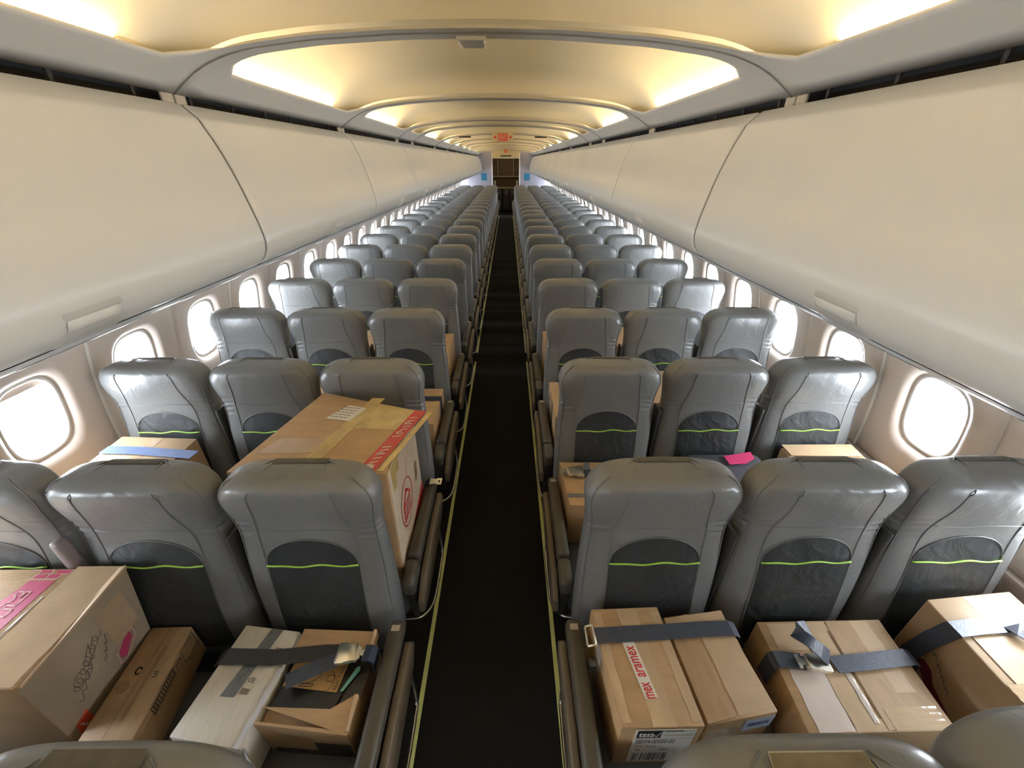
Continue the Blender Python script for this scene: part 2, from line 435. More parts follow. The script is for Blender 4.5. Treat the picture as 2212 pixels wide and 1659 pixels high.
AX = [0, .275, .59, .83, .94, 1.04, 1.12, 1.2]; AZ = [2.400, 2.396, 2.379, 2.352, 2.326, 2.284, 2.223, 2.17]
_xs = np.linspace(0, 1.2, 241); _zs = np.interp(_xs, AX, AZ)
_zp = np.concatenate([_zs[:30][::-1], _zs]); _zp = np.convolve(_zp, np.ones(25)/25, 'same')[30:]; _zp[-14:] = _zs[-14:]
def A(x): return float(np.interp(abs(x), _xs, _zp))
JOINTS = [Y_BACK, -3.16, -1.52, .12, 1.76, 3.40, 5.05, 5.84, 7.60, 9.20, 10.85, 12.50, 14.10, 15.70, 17.30, 18.35]
OX, RC = 1.0, .13                         # opening half width, corner radius
def bay(y0, y1, idx):
    yc, hy = (y0+y1)/2, (y1-y0)/2-.004
    n0, n1 = hy-.075, hy-.050             # opening ends: near, far
    na, nb = 44, 14
    sq = [(-1+2*i/na, -1) for i in range(na)]+[(1, -1+2*i/nb) for i in range(nb)]+[(1-2*i/na, 1) for i in range(na)]+[(-1, 1-2*i/nb) for i in range(nb)]
    def hole(a, b, e=0):
        hb = n0 if b < 0 else n1
        px, py = a*OX, b*hb; cx, cy = OX-RC*1.5, hb-RC
        dx, dy = max(abs(px)-cx, 0), max(abs(py)-cy, 0)
        if dx > 0 and dy > 0:
            L = math.hypot(dx/1.5, dy); px = math.copysign(cx+RC*dx/L, px); py = math.copysign(cy+RC*dy/L, py)
        return px*(1+e/OX), py*(1+e/hb)
    V = []; Fc = []; N = len(sq)
    def ring(f):
        for a, b in sq: V.append(f(a, b))
    def outer(a, b, t, lift=0):
        hx_, hy_ = hole(a, b); ox, oy = a*1.12, b*hy
        x, y = ox*(1-t)+hx_*t, oy*(1-t)+hy_*t
        return (x, yc+y, A(x)+lift)
    ring(lambda a, b: outer(a, b, 0, .02))
    for t in (0, .3, .65, .93): ring(lambda a, b: outer(a, b, t))
    def side(x): return max(0, min(1, (abs(x)-.86)/.10))
    ring(lambda a, b: (lambda p: (p[0], yc+p[1], A(p[0])+.003*side(p[0])))(hole(a, b)))
    ring(lambda a, b: (lambda p: (p[0], yc+p[1], A(p[0])+.0015+.0125*side(p[0])))(hole(a, b, .004)))
    ring(lambda a, b: (lambda p: (p[0], yc+p[1], A(p[0])+.0030+.013*side(p[0])))(hole(a, b, .014)))
    for i in range(7):
        for k in range(N): Fc.append((i*N+k, i*N+(k+1) % N, (i+1)*N+(k+1) % N, (i+1)*N+k))
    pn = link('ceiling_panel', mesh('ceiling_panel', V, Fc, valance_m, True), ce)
    # vault above the opening, closed on all sides
    def vault(u, v):
        x = (u*2-1)*1.115; y = -hy+.012+(2*hy-.02)*v
        ex = min(1, (1.115-abs(x))/.42); ex = math.sqrt(max(0, 1-(1-ex)**2))
        dn, df = (y+hy)/.10, (hy-y)/.30
        en = math.sqrt(max(0, 1-(1-min(1, dn))**2)); ef = math.sqrt(max(0, 1-(1-min(1, df))**2))
        return (x, yc+y, A(x)+.002+.135*ex*min(en, ef))
    Vv, Fv = grid(61, 40, vault)
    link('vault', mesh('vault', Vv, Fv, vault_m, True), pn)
    # cove lamps behind both lips
    for sx, nm in ((-1, 'left'), (1, 'right')):
        a, b = yc-hy+.10, yc+hy-.26
        V2, F2 = tube_data([(sx*1.060, a, 2.312), (sx*1.060, b, 2.312)], .012, 8)
        ordn = ['behind', 'above', 'first', 'second', 'third', 'fourth', 'fifth', 'sixth', 'seventh', 'eighth', 'ninth', 'tenth', 'eleventh'][max(0, idx-2)]
        t = solid('cove_lamp', mesh('cove_lamp', V2, F2, lamp_m, True), (sx*1.06, (a+b)/2, 2.30),
                  ('warm lamp tube hidden in the %s ceiling cove of the %s bay from the camera' % (nm, ORD[idx-3])) if idx > 2 else 'warm lamp tube in the %s ceiling cove, %s bay behind the camera' % (nm, ORD[2-idx]),
                  'lamp', 'cove lamps')
        for e in (a-.012, b+.012):
            t.add('lamp_cap', rbox(sx*1.060-.014, sx*1.060+.014, e-.012, e+.012, 2.298, 2.326, .003, 1, 'lamp_cap', white_m), t.o)
for i in range(len(JOINTS)-1): bay(JOINTS[i], JOINTS[i+1], i)
for j in JOINTS[1:-1]:                    # dark seal in each rib joint
    V, Fc = tube_data([(x, j, A(x)+.001) for x in np.linspace(-1.12, 1.12, 49)], .004, 6)
    link('rib_seal', mesh('rib_seal', V, Fc, rib_m, True), ce)

# shadow gap between bins and ceiling
for sx, side in ((-1, 'left'), (1, 'right')):
    prof = [(sx*1.121, 2.245), (sx*1.19, 2.245), (sx*1.19, 2.180), (sx*1.121, 2.180)]
    gp = link('trim_%d' % (3 if sx < 0 else 4), extrude_profile('gap', prof, Y_BACK, Y_END-.01, black_m, smooth=False))
    tag(gp, 'dark open channel between the %s overhead bins and the ceiling' % side, 'channel', kind='structure')
    for j in JOINTS[1:-1]:
        for dy in (-.045, .045):
            link('bracket', rbox(sx*1.128-.006, sx*1.128+.006, j-.028+dy*.72+(0 if sx < 0 else -.02), j+.028+dy*.72+(0 if sx < 0 else -.02), 2.194, 2.228, .003, 1, 'bracket', clip_m), gp)
    y = Y_BACK+.2
    while y < 9:
        link('stay', rbox(sx*1.15-.004, sx*1.15+.004, y-.006, y+.006, 2.182, 2.243, 0, 1, 'stay', mat('stay_brown', (.035, .028, .024), .7)), gp); y += .27

# ------------------------------------------------------------------ overhead bins and service rail
BP = [(1.116, 2.197), (1.100, 2.183), (1.087, 2.170), (1.079, 2.162), (1.072, 2.156), (1.067, 2.149), (1.063, 2.140), (1.055, 2.122), (1.040, 2.090), (1.020, 2.038), (1.003, 1.985), (.987, 1.925),
      (.972, 1.858), (.959, 1.795), (.952, 1.745), (.951, 1.715), (.957, 1.686), (.968, 1.661), (.988, 1.637), (1.012, 1.621), (1.045, 1.612)]
def inset(prof, d):
    out = []
    for i, p in enumerate(prof):
        a = np.array(prof[max(i-1, 0)]); b = np.array(prof[min(i+1, len(prof)-1)]); t = b-a; t /= np.linalg.norm(t)
        n_ = np.array([-t[1], t[0]])
        if n_[0] < 0: n_ = -n_
        out.append((p[0]+n_[0]*d, p[1]+n_[1]*d))
    return out
groove_m = mat('bin_groove_shade', (.10, .085, .065), .6)
SEAM = {-1: [Y_BACK, -3.2, -1.55, .12, 1.78, 3.42, 5.10, 6.05, 7.70, 9.35, 11.0, 12.6, 14.25, 15.9, 17.5, Y_END-.02],
        1: [Y_BACK, -3.2, -1.5, .25, 1.95, 3.66, 5.42, 6.30, 8.0, 9.7, 11.4, 13.0, 14.7, 16.4, Y_END-.02]}
for sx, side in ((-1, 'left'), (1, 'right')):
    S = SEAM[sx]
    for i in range(len(S)-1):
        y0, y1 = S[i]+.003, S[i+1]-.003
        lab = 'cream closed overhead bin on the %s, %s' % (side, ORD[2-i]+' one behind the camera' if i < 3 else ORD[i-3]+' one counted from the camera')
        B = Thing('overhead_bin', (sx*1.1, (y0+y1)/2, 1.61), lab, 'overhead bin', 'overhead bins')
        # door: front skin with softly rolled ends
        def sk(u, v, y0=y0, y1=y1, sx=sx):
            j = v*(len(BP)-1); k = min(int(j), len(BP)-2); t = j-k
            x = BP[k][0]*(1-t)+BP[k+1][0]*t; z = BP[k][1]*(1-t)+BP[k+1][1]*t
            return x, z
        us = [0, .004, .010, .020]; L = y1-y0
        ys = [y0+a for a in us]+list(np.linspace(y0+.05, y1-.05, 7))+[y1-a for a in us[::-1]]
        dep = [.016, .0045, .0015, 0]+[0]*7+[0, .0015, .0045, .016]
        V = []; Fc = []
        for y, d in zip(ys, dep):
            V += [(sx*p[0], y, p[1]) for p in inset(BP, d)]
        n = len(BP)
        for a in range(len(ys)-1):
            for b in range(n-1):
                q = (a*n+b, a*n+b+1, (a+1)*n+b+1, (a+1)*n+b); Fc.append(q if sx < 0 else q[::-1])
        dr = B.add('door', mesh('door', V, Fc, bin_m, True))
        body = [(sx*x, z) for x, z in ([(1.13, 2.175)]+[(p[0]+.012, p[1]) for p in BP[7:]]+[(1.30, 1.60), (1.60, 1.60), (1.49, 1.90), (1.21, 2.155)])]
        B.add('bin_body', extrude_profile('bin_body', body, y0, y1, valance_m, closed=True, cap=True))
        sd = [(sx*p[0], p[1]) for p in inset(BP, .0045)]
        V2 = [(p[0], y1+e, p[1]) for e in (-.0060, .0054) for p in sd]
        B.add('groove_shade', mesh('groove_shade', V2, [(q, q+1, n+q+1, n+q) for q in range(n-1)], groove_m, True))  # dark strip added as painted shade in the groove between bins
        # latch in the lower edge
        ly = {(-1, 3): .965, (1, 3): 1.02}.get((sx, i), y0+L*.52)
        if i > 2:
            zl = 1.655
            def lp(dy, s_, d):           # along the lower roll of the door
                j = s_*(n-1); k = min(int(j), n-2); t = j-k
                pi = inset(BP, d)
                return (sx*(pi[k][0]*(1-t)+pi[k+1][0]*t), ly+dy, pi[k][1]*(1-t)+pi[k+1][1]*t)
            hw_ = .085
            Vr, Fr = grid(9, 7, lambda u, v: lp((u*2-1)*hw_*(1.12 if v < .2 else 1.0+.35*v), .745+.245*v, -.002 if (0 < u < 1 and 0 < v < 1) else .002))
            lr = B.add('latch_surround', mesh('latch_surround', Vr, Fr, mat('latch_grey', (.46, .44, .385), .40), True), dr)
            Vr, Fr = grid(9, 4, lambda u, v: lp((u*2-1)*hw_*.90, .80+.06*v, -.010 if (0 < u < 1 and 0 < v < 1) else -.002))
            B.add('latch_lever', mesh('latch_lever', Vr, Fr, bin_m, True), dr)
    # service rail under the bins, with the panel that runs back to the wall
    prof = [(sx*x, z) for x, z in ((1.018, 1.6165), (1.034, 1.605), (1.050, 1.595), (1.070, 1.586), (1.085, 1.583), (1.40, 1.575), (1.675, 1.57))]
    rl = link('trim_%d' % (5 if sx < 0 else 6), extrude_profile('service_rail', prof, Y_BACK, Y_END-.01, rail_m, angle=.9))
    tag(rl, 'pale grey service rail under the %s overhead bins' % side, 'rail', kind='structure')
    y = Y_BACK+.3
    while y < 12:
        q = [(sx*1.056, 1.592), (sx*1.070, 1.586), (sx*1.085, 1.583)]
        link('bright_slit', extrude_profile('bright_slit', [(a*1.001, b-.002) for a, b in q], y, y+.33, white_m), rl); y += .533  # white strip painted for the slits of light along the rail

# ------------------------------------------------------------------ far end: bulkheads, galley, rear wall
def flat(name, x0, x1, y0, y1, z0, z1, material, label, cat, r=.004, kind=None, group=None):
    return solid(name, rbox(x0, x1, y0, y1, z0, z1, r, 1, name, material), ((x0+x1)/2, (y0+y1)/2, z0), label, cat, group, kind)
for sx, side in ((-1, 'left'), (1, 'right')):
    a, b = sorted((sx*.56, sx*1.80))
    t = flat('wall_bulkhead_'+side, a, b, Y_END, Y_END+.04, 0, 2.42, bulk_m, 'lavender grey bulkhead partition on the %s at the far end' % side, 'partition', kind='structure')
    for (c, m_) in ((.88, blue_m),):
        pf = Face((sx*c-.13, Y_END, 1.33), (.26, 0, 0), (0, 0, .28))
        t.add('placard', pf.rect('placard', 0, 0, .23, .26, m_, .004), t.o, 'blue square placard')
    t.add('edge_post', rbox(sx*.56-.02, sx*.56+.02, Y_END-.02, Y_END+.06, 0, 2.3, .005, 1, 'edge_post', white_m), t.o)
t = flat('wall_header', -.58, .58, Y_END, Y_END+.04, 2.12, 2.45, galley_l, 'cream header above the galley doorway', 'header', kind='structure')
t.add('slot_sign', rbox(-.22, .22, Y_END-.02, Y_END, 2.19, 2.23, .003, 1, 'slot_sign', black_m), t.o)
flat('wall_back', -1.95, 1.95, Y_BACK-.06, Y_BACK-.005, 0, 2.7, bulk_m, 'plain grey bulkhead behind the camera', 'wall', kind='structure')
for sx, side in ((-1, 'left'), (1, 'right')):
    a, b = sorted((sx*1.0, sx*1.05))
    flat('wall_galley_'+side, a, b, Y_END+.05, 20.6, 0, 2.4, galley_m, 'brown side wall of the galley on the %s' % side, 'wall', kind='structure')
flat('wall_far', -1.1, 1.1, 20.56, 20.6, 0, 2.5, galley_m, 'brown wall behind the galley', 'wall', kind='structure')
G = Thing('galley_unit', (0, 20.25, 0), 'brown galley unit with cream shelf at the end of the aisle', 'galley')
G.add('carcass', rbox(-.98, .98, 20.2, 20.54, .0, 2.2, .01, 1, 'carcass', galley_m))
G.add('shelf', rbox(-.98, .98, 20.12, 20.2, 1.40, 1.445, .005, 1, 'shelf', galley_l))
G.add('worktop', rbox(-.98, .98, 20.02, 20.2, .93, .99, .005, 1, 'worktop', galley_l))
for x in (-.36, .33): G.add('divider', rbox(x-.015, x+.015, 20.17, 20.2, 1.46, 2.1, .003, 1, 'divider', galley_l))
for x in (-.66, 0, .66): G.add('cupboard_door', rbox(x-.29, x+.29, 20.185, 20.2, 1.47, 2.05, .006, 1, 'cupboard_door', mat('galley_door', (.15, .092, .04), .45)))
for x, nm in ((-.34, 'left'), (0, 'middle'), (.34, 'right')):
    T = Thing('service_trolley', (x, 19.9, 0), 'dark grey galley trolley, %s of the three under the worktop' % nm, 'trolley', 'galley trolleys')
    T.add('body', rbox(x-.145, x+.145, 19.75, 20.18, .06, .90, .01, 1, 'body', mat('trolley_grey', (.09, .085, .07), .4)))
    T.add('latch', rbox(x-.04, x+.04, 19.73, 19.75, .78, .84, .004, 1, 'latch', clip_m))
    T.add('door_panel', rbox(x-.12, x+.12, 19.735, 19.75, .12, .72, .006, 1, 'door_panel', mat('trolley_door', (.055, .05, .04), .45)))
    for dx in (-.11, .11): T.add('castor', rbox(x+dx-.02, x+dx+.02, 19.8, 19.86, 0, .06, .01, 2, 'castor', black_m))
GL = Thing('galley_fill_lamp', (0, 19.4, 2.30), 'flat warm fill lamp added in the galley ceiling beyond the doorway', 'lamp')  # fill lamp added to brighten the dark galley, no such source seen
GL.add('housing', rbox(-.5, .5, 19.25, 19.55, 2.32, 2.36, .005, 1, 'housing', galley_l))
GL.add('fill_panel', rbox(-.46, .46, 19.29, 19.51, 2.31, 2.32, .002, 1, 'fill_panel', mat('galley_fill_glow', (1, .9, .7), .5, var=0, emit=(1, .80, .50), estr=4)))
for sx, side in ((-1, 'left'), (1, 'right')):
    J = Thing('jump_seat', (sx*.50, 18.9, 0), 'folded crew jump seat just inside the galley doorway on the %s' % side, 'crew seat', 'crew seats')
    J.add('back_pad', rbox(sx*.56-.05, sx*.56+.05, 18.75, 19.05, .55, 1.30, .03, 2, 'back_pad', galley_m))
    J.add('base', rbox(sx*.56-.06, sx*.56+.06, 18.72, 19.08, 0, .55, .02, 2, 'base', shroud_m))
    J.add('harness_roll', rbox(sx*.47-.03, sx*.47+.03, 18.8, 18.95, 1.05, 1.30, .025, 2, 'harness_roll', mat('harness_cream', (.6, .55, .35), .5)))

# signs and fixtures in the ceiling
def exit_sign(y, wd, label, arrows):
    z = A(0)-.006
    E_ = Thing('exit_sign', (0, y, z-.08), label, 'sign', 'exit signs')
    E_.add('plate', rbox(-wd*.5, wd*.5, y, y+.012, z-.095, z+.03, .003, 1, 'plate', galley_l))
    f = Face((-wd/2, y, z-.095), (wd, 0, 0), (0, 0, .12))
    E_.add('sign_panel', f.rect('sign_panel', wd*.26, .008, wd*.74, .112, red_m, .003))
    E_.add('lettering', f.text('lettering', 'EXIT', wd*.32, .03, wd*.36, .06, galley_l, h=.0045))
    if arrows:
        for c, d in ((.12, -1), (.88, 1)):
            E_.add('arrow', f.poly('arrow', [(wd*c+d*.025, .06), (wd*c-d*.02, .035), (wd*c-d*.02, .085)], ink_red, .002))
exit_sign(7.52, .34, 'red exit sign with arrows hanging from the ceiling mid cabin', True)
exit_sign(17.2, .26, 'small far red exit sign above the galley doorway', False)
for sx in (-1, 1):
    x = sx*.62
    t = flat('ceiling_vent', x-.10, x+.10, 7.56, 7.60, A(x)-.022, A(x)-.002, black_m,
             'dark slot fitting in the ceiling rib, %s of the exit sign' % ('left' if sx < 0 else 'right'), 'vent', group='ceiling slots')
F_ = Thing('ceiling_fixture', (-.05, 1.9, 2.40), 'small grey trapezoid cover fixed behind the nearest ceiling rib', 'fixture')
F_.add('cover', hexa([(-.10, 1.80, 2.402), (.005, 1.80, 2.402), (-.005, 1.92, 2.440), (-.085, 1.92, 2.440)],
                     [(-.10, 1.80, 2.388), (.005, 1.80, 2.388), (-.008, 1.905, 2.385), (-.082, 1.905, 2.385)], .003, 1, 'cover', valance_m))
for dx in (-.092, -.001): F_.add('trim_lip', rbox(dx-.003, dx+.003, 1.81, 1.905, 2.384, 2.389, .001, 1, 'trim_lip', frame_m))
# small red exit plate on the left wall
xs_ = flat('wall_sign', -1.80, -1.79, 5.40, 5.56, 1.40, 1.47, red_m, 'small red exit plate above the windows on the left wall', 'sign')

# ------------------------------------------------------------------ seats
ROWP, ROW0 = .74, .256
XS = {'A': -1.581, 'B': -1.073, 'C': -.565, 'D': .565, 'E': 1.073, 'F': 1.581}
ZT = 1.200
def tab(z, T):
    return float(np.interp(z, [t[0] for t in T], [t[1] for t in T]))
WT = [(.40, .236), (.60, .240), (.85, .238), (.95, .232), (1.02, .232), (1.08, .240), (1.12, .246), (1.2, .246)]
RT = [(.40, -.190), (.55, -.190), (.62, -.186), (.75, -.168), (.86, -.148), (.93, -.136), (1.00, -.134), (1.05, -.142), (1.12, -.152), (1.16, -.152), (1.2, -.150)]
FT = [(.40, -.030), (.60, -.012), (.85, -.030), (1.0, -.022), (1.10, -.006), (1.16, .0), (1.2, -.002)]
_zz = np.linspace(.3, 1.3, 401)
def smoothed(T):
    v = np.array([tab(z, T) for z in _zz]); k = 31
    vp = np.concatenate([np.full(k, v[0]), v, np.full(k, v[-1])])
    return np.convolve(vp, np.ones(k)/k, 'same')[k:-k]
_W, _R, _F = smoothed(WT), smoothed(RT), smoothed(FT)
RCX, RCY = .100, .036
def section(z):
    w_ = float(np.interp(z, _zz, _W)); r_ = float(np.interp(z, _zz, _R)); f_ = float(np.interp(z, _zz, _F))
    if z > ZT-RCX: w_ -= RCX-math.sqrt(max(0, RCX**2-(z-(ZT-RCX))**2))
    if z > ZT-RCY:
        d = RCY-math.sqrt(max(0, RCY**2-(z-(ZT-RCY))**2)); r_ += d*1.25; f_ -= d
    return w_, r_, f_
EXP = 3.6
def rear(x, z):
    w_, r_, f_ = section(z); t = (f_-r_)/2
    return (f_+r_)/2-t*max(0, 1-abs(x/w_)**EXP)**(1/EXP)
def make_backrest(nz=34, na=52):
    zs = list(np.linspace(.40, .90, 12))+list(np.linspace(.915, 1.07, 30))+list(np.linspace(1.08, ZT-RCX, 3))+[ZT-RCX+RCX*math.sin(a) for a in np.linspace(.12, math.pi/2, 14)]
    V = []; Fc = []
    for z in zs:
        w_, r_, f_ = section(z); c = (r_+f_)/2; t = (f_-r_)/2
        for k in range(na):
            a = 2*math.pi*k/na; cs, sn = math.cos(a), math.sin(a)
            x_, y_ = w_*math.copysign(abs(cs)**(2/EXP), cs), c+t*math.copysign(abs(sn)**(2/EXP), sn)
            if y_ < c and .93 < z < 1.06:      # pull creases where the leather bends behind the neck
                q_ = max(0, min(1, (abs(x_)-.150)/.03))*math.sin(math.pi*(z-.93)/.13)
                k_ = 1-.012*q_*(1+math.sin((z+.22*abs(x_)*(1 if x_ > 0 else .7))*235+x_*9))
                x_ *= k_; y_ = c+(y_-c)*(1-.045*q_*(1+math.sin((z+.25*abs(x_))*235+x_*9)))
            V.append((x_, y_, z))
    n = len(zs)
    for i in range(n-1):
        for k in range(na): Fc.append((i*na+k, i*na+(k+1) % na, (i+1)*na+(k+1) % na, (i+1)*na+k))
    # crown: shrink to a ridge with a slight dome
    w_, r_, f_ = section(ZT); c = (r_+f_)/2; t = (f_-r_)/2
    base = (n-1)*na
    for s_, dz in ((.66, .003), (.3, .005)):
        st = len(V)
        for k in range(na):
            p = V[base+k]; V.append((p[0]*(1-(1-s_)*.6), c+(p[1]-c)*s_, ZT+dz))
        for k in range(na): Fc.append((st-na+k, st-na+(k+1) % na, st+(k+1) % na, st+k))
    st = len(V)-na
    Fc.append(tuple(range(st, st+na)))
    Fc.append(tuple(range(na))[::-1])
    return mesh('backrest', V, Fc, leather, True)
BACK = make_backrest()
PH, ZL = .150, .857                         # pocket half width, lime line height
def pocket_fn(u, v, lift=.005):
    x = (u*2-1)*PH; zt = ZL-.002+.106*math.sqrt(max(0, 1-(x/(PH+.001))**2)); zb = .46
    z = zb+(zt-zb)*v
    edge = min(u, 1-u, 1-v)*8
    bul = min(1, edge)
    return (x, rear(x, z)-lift*bul-.0008-.004*math.sin(9*x+3)*math.sin(z*21)*bul*.5, z)
POCKET = mesh('pocket', *grid(25, 30, pocket_fn), pocket_m, True)
lim = [(x, rear(x, ZL)-.0065, ZL+.0035*math.sin(x*26+.5)+.003*math.sin(x*51)) for x in np.linspace(-PH, PH, 25)]
LIME = tube('pocket_piping', lim, .0032, lime_m, 8)
arcp = [(x, rear(x, z)-.003, z) for x, z in [(PH*math.cos(a), ZL+.106*math.sin(a)) for a in np.linspace(0, math.pi, 25)]]
ARCH = tube('pocket_edge', arcp, .0016, leather_dark, 6)
def seam_path(sx):
    p = [(.060, 1.2035)]
    path = [(sx*.084, -.045, 1.2035), (sx*.093, -.085, 1.2025)]
    for x, z in ((.118, 1.172), (.127, 1.150), (.129, 1.12), (.131, 1.09), (.138, 1.05), (.147, 1.01), (.152, .97), (.154, .92), (.1545, .85), (.155, .75), (.157, .62), (.158, .47)):
        path.append((sx*x, rear(x, z)-.0006, z))
    return smooth_path(path, 4)
SEAMS = {s_: tube('seam', seam_path(s_), .0019, leather_dark, 6) for s_ in (-1, 1)}
CROSS = tube('cross_seam', [(x, rear(x, 1.005)-.0004, 1.005+.002*math.sin(x*30)) for x in np.linspace(-.147, .147, 15)], .0017, leather_dark, 6)
def side_path(sx):
    pts = [(sx*.086, -.035, 1.204)]
    for z, fr in ((1.192, .46), (1.175, .40), (1.15, .36), (1.11, .33), (1.05, .32), (.98, .32), (.85, .33), (.7, .34), (.5, .35)):
        w_, r_, f_ = section(z); c = (r_+f_)/2; t = (f_-r_)/2
        sn = -(.95-fr); y = c+t*sn
        x = w_*max(0, 1-abs(sn)**EXP)**(1/EXP)
        pts.append((sx*(x+.0004), y, z))
    return smooth_path(pts, 4)
SIDES = {s_: tube('side_piping', side_path(s_), .0019, leather_dark, 6) for s_ in (-1, 1)}
def make_strip(y0):
    V, Fc = grid(9, 5, lambda u, v: ((u*2-1)*(.083-.008*v), y0+.046*v, 1.2062))
    return mesh('head_strip', V, Fc, strip_m, True)
STRIP0 = make_strip(-.070)
def strip_pt(u, v):
    y = -.050+.032*v
    z = ZT+.0052 if y < -.040 else ZT+.0052-(RCY-math.sqrt(max(0, RCY**2-(y+.040)**2)))
    return ((u*2-1)*.086, y, z)
STRIP = mesh('head_strip', *grid(9, 9, strip_pt), strip_m, True)
STRIP_T = make_strip(-.083); STRIP_T.materials.clear(); STRIP_T.materials.append(mat('glue_patch_tan', (.20, .17, .105), .6, var=.18, vscale=26))
STRIP_B = tube('glue_edge', [(-.083, -.083, 1.2062), (.083, -.083, 1.2062), (.075, -.037, 1.2062), (-.075, -.037, 1.2062)], .0014, strip_edge, 6, True)
CUSH = rbox(-.240, .240, -.035, .445, .345, .455, .045, 4, 'cushion', cushion_m)
LEGF = tube('leg', smooth_path([(0, .34, .345), (0, .36, .2), (0, .40, .0)], 4), .020, metal_dark, 8)
LEGR = tube('leg', smooth_path([(0, .02, .345), (0, -.02, .2), (0, -.06, .0)], 4), .020, metal_dark, 8)
BEAM = tube('beam', [(-.222, .19, .325), (.222, .19, .325)], .024, metal_dark, 8)
UPARM = rbox(-.0075, .0075, -.135, -.06, .50, .965, .007, 2, 'raised_armrest', shroud_m)
UPARM2 = rbox(-.018, .018, -.170, -.134, .60, .985, .012, 3, 'raised_armrest', arm_up_m)
def arm_meshes(sx):
    """aisle side armrest; sx = side of the aisle as seen from the seat"""
    x0 = sx*.262
    pad = rbox(x0-.027, x0+.027, .050, .505, .585, .638, .018, 3, 'armrest_pad', arm_m)
    hinge = rbox(x0-.026, x0+.026, -.075, .046, .560, .632, .018, 3, 'armrest_hinge', arm_m)
    xo = x0+sx*.036
    py = [(-.060, .500), (.02, .555), (.30, .575), (.46, .575), (.49, .52), (.44, .455), (.20, .43), (-.02, .415), (-.065, .44)]
    bm = bmesh.new()
    a = [bm.verts.new((xo-.012, y, z)) for y, z in py]; b = [bm.verts.new((xo+.012, y, z)) for y, z in py]
    bm.faces.new(a); bm.faces.new(b[::-1])
    for i in range(len(py)): bm.faces.new((a[i], b[i], b[(i+1) % len(py)], a[(i+1) % len(py)]))
    bmesh.ops.bevel(bm, geom=bm.edges[:], offset=.006, segments=2, profile=.5, affect='EDGES')
    pan = bm_mesh(bm, 'end_panel', panel_m)
    shr = hexa([(x0-.020, -.05, .58), (x0+.018, -.05, .58), (x0+.018, .47, .585), (x0-.020, .47, .585)],
               [(x0-.020, -.02, .33), (x0+.012, -.02, .33), (x0+.012, .30, .33), (x0-.020, .30, .33)], .012, 2, 'arm_shroud', shroud_m)
    bar = tube('luggage_bar', smooth_path([(sx*.05, .10, .115), (sx*.18, .10, .115), (sx*.235, .115, .115), (sx*.270, .165, .115), (sx*.278, .25, .115),
                                           (sx*.278, .42, .12), (sx*.275, .47, .14), (sx*.262, .50, .30)], 6), .0075, steel, 8)
    cap = rbox(x0-.014, x0+.014, .462, .482, .6375, .6405, .001, 1, 'armrest_patch', clip_m)
    return [('armrest_pad', pad), ('armrest_hinge', hinge), ('end_panel', pan), ('arm_shroud', shr), ('luggage_bar', bar), ('armrest_patch', cap)]
ARMS = {1: arm_meshes(1), -1: arm_meshes(-1)}

SPECIAL = {
 (0, 'C'): 'top of the nearest grey seat at the bottom left of the picture',
 (0, 'D'): 'top of the nearest grey seat at the bottom right, tan strip on its crown',
 (0, 'E'): 'dark grey shoulder of the seat cut off by the bottom right corner',
 (1, 'A'): 'grey window seat cut by the left edge, behind the pink printed carton',
 (1, 'B'): 'grey middle seat left of the aisle, directly behind the long carton with a barcode',
 (1, 'C'): 'grey aisle seat on the left with the huge taped carton ahead of it',
 (1, 'D'): 'grey aisle seat on the right, directly behind the two cartons under one belt',
 (1, 'E'): 'grey middle seat on the right, behind the flat carton with a buckle and loose strap',
 (1, 'F'): 'grey window seat cut by the right edge, behind the carton under a blue belt',
}
KIND = {'A': 'window', 'F': 'window', 'B': 'middle', 'E': 'middle', 'C': 'aisle', 'D': 'aisle'}
NROWS = 24
for r_ in range(NROWS):
    for s_, cx in XS.items():
        if r_ == 0 and s_ in 'ABF': pass
        y = ROW0+ROWP*r_+((.070 if s_ in 'EF' else .034) if r_ == 0 else 0)
        side = 'left' if cx < 0 else 'right'
        lab = SPECIAL.get((r_, s_), 'grey leather %s seat %s of the aisle, %s row from the camera' % (KIND[s_], side, ORD[r_]))
        o = bpy.data.objects.new('airline_seat', None); COL.objects.link(o); o.empty_display_size = .05
        o.location = (cx, y, 0); o.scale = (1, 1, 1)
        tag(o, lab, 'seat', 'rows of grey airline seats')
        link('backrest', BACK, o); link('cushion', CUSH, o)
        link('leg', LEGF, o); link('leg', LEGR, o)
        if r_ <= 9:
            pk = link('pocket', POCKET, o); link('pocket_piping', LIME, pk); link('pocket_edge', ARCH, pk)
            for q in (-1, 1):
                link('seam', SEAMS[q], o)
                if r_ <= 6: link('side_piping', SIDES[q], o)
            link('cross_seam', CROSS, o)
            if r_ <= 5:
                hs = link('head_strip', (STRIP_T if s_ == 'D' else STRIP0) if r_ == 0 else STRIP, o); link('beam', BEAM, o)
                if (r_, s_) == (0, 'D'): link('glue_edge', STRIP_B, hs)
        if s_ in 'CD':
            for nm, me in ARMS[1 if cx < 0 else -1]:
                if r_ > 12 and nm in ('luggage_bar', 'arm_shroud', 'armrest_patch'): continue
                link(nm, me, o)
        if s_ in 'BCDE' and r_ <= 6:
            wi = cx+(.254 if cx > 0 else -.254)
            link('raised_armrest', UPARM2 if (r_, s_) == (1, 'B') else UPARM, o, (.254 if cx > 0 else -.254, 0, 0))

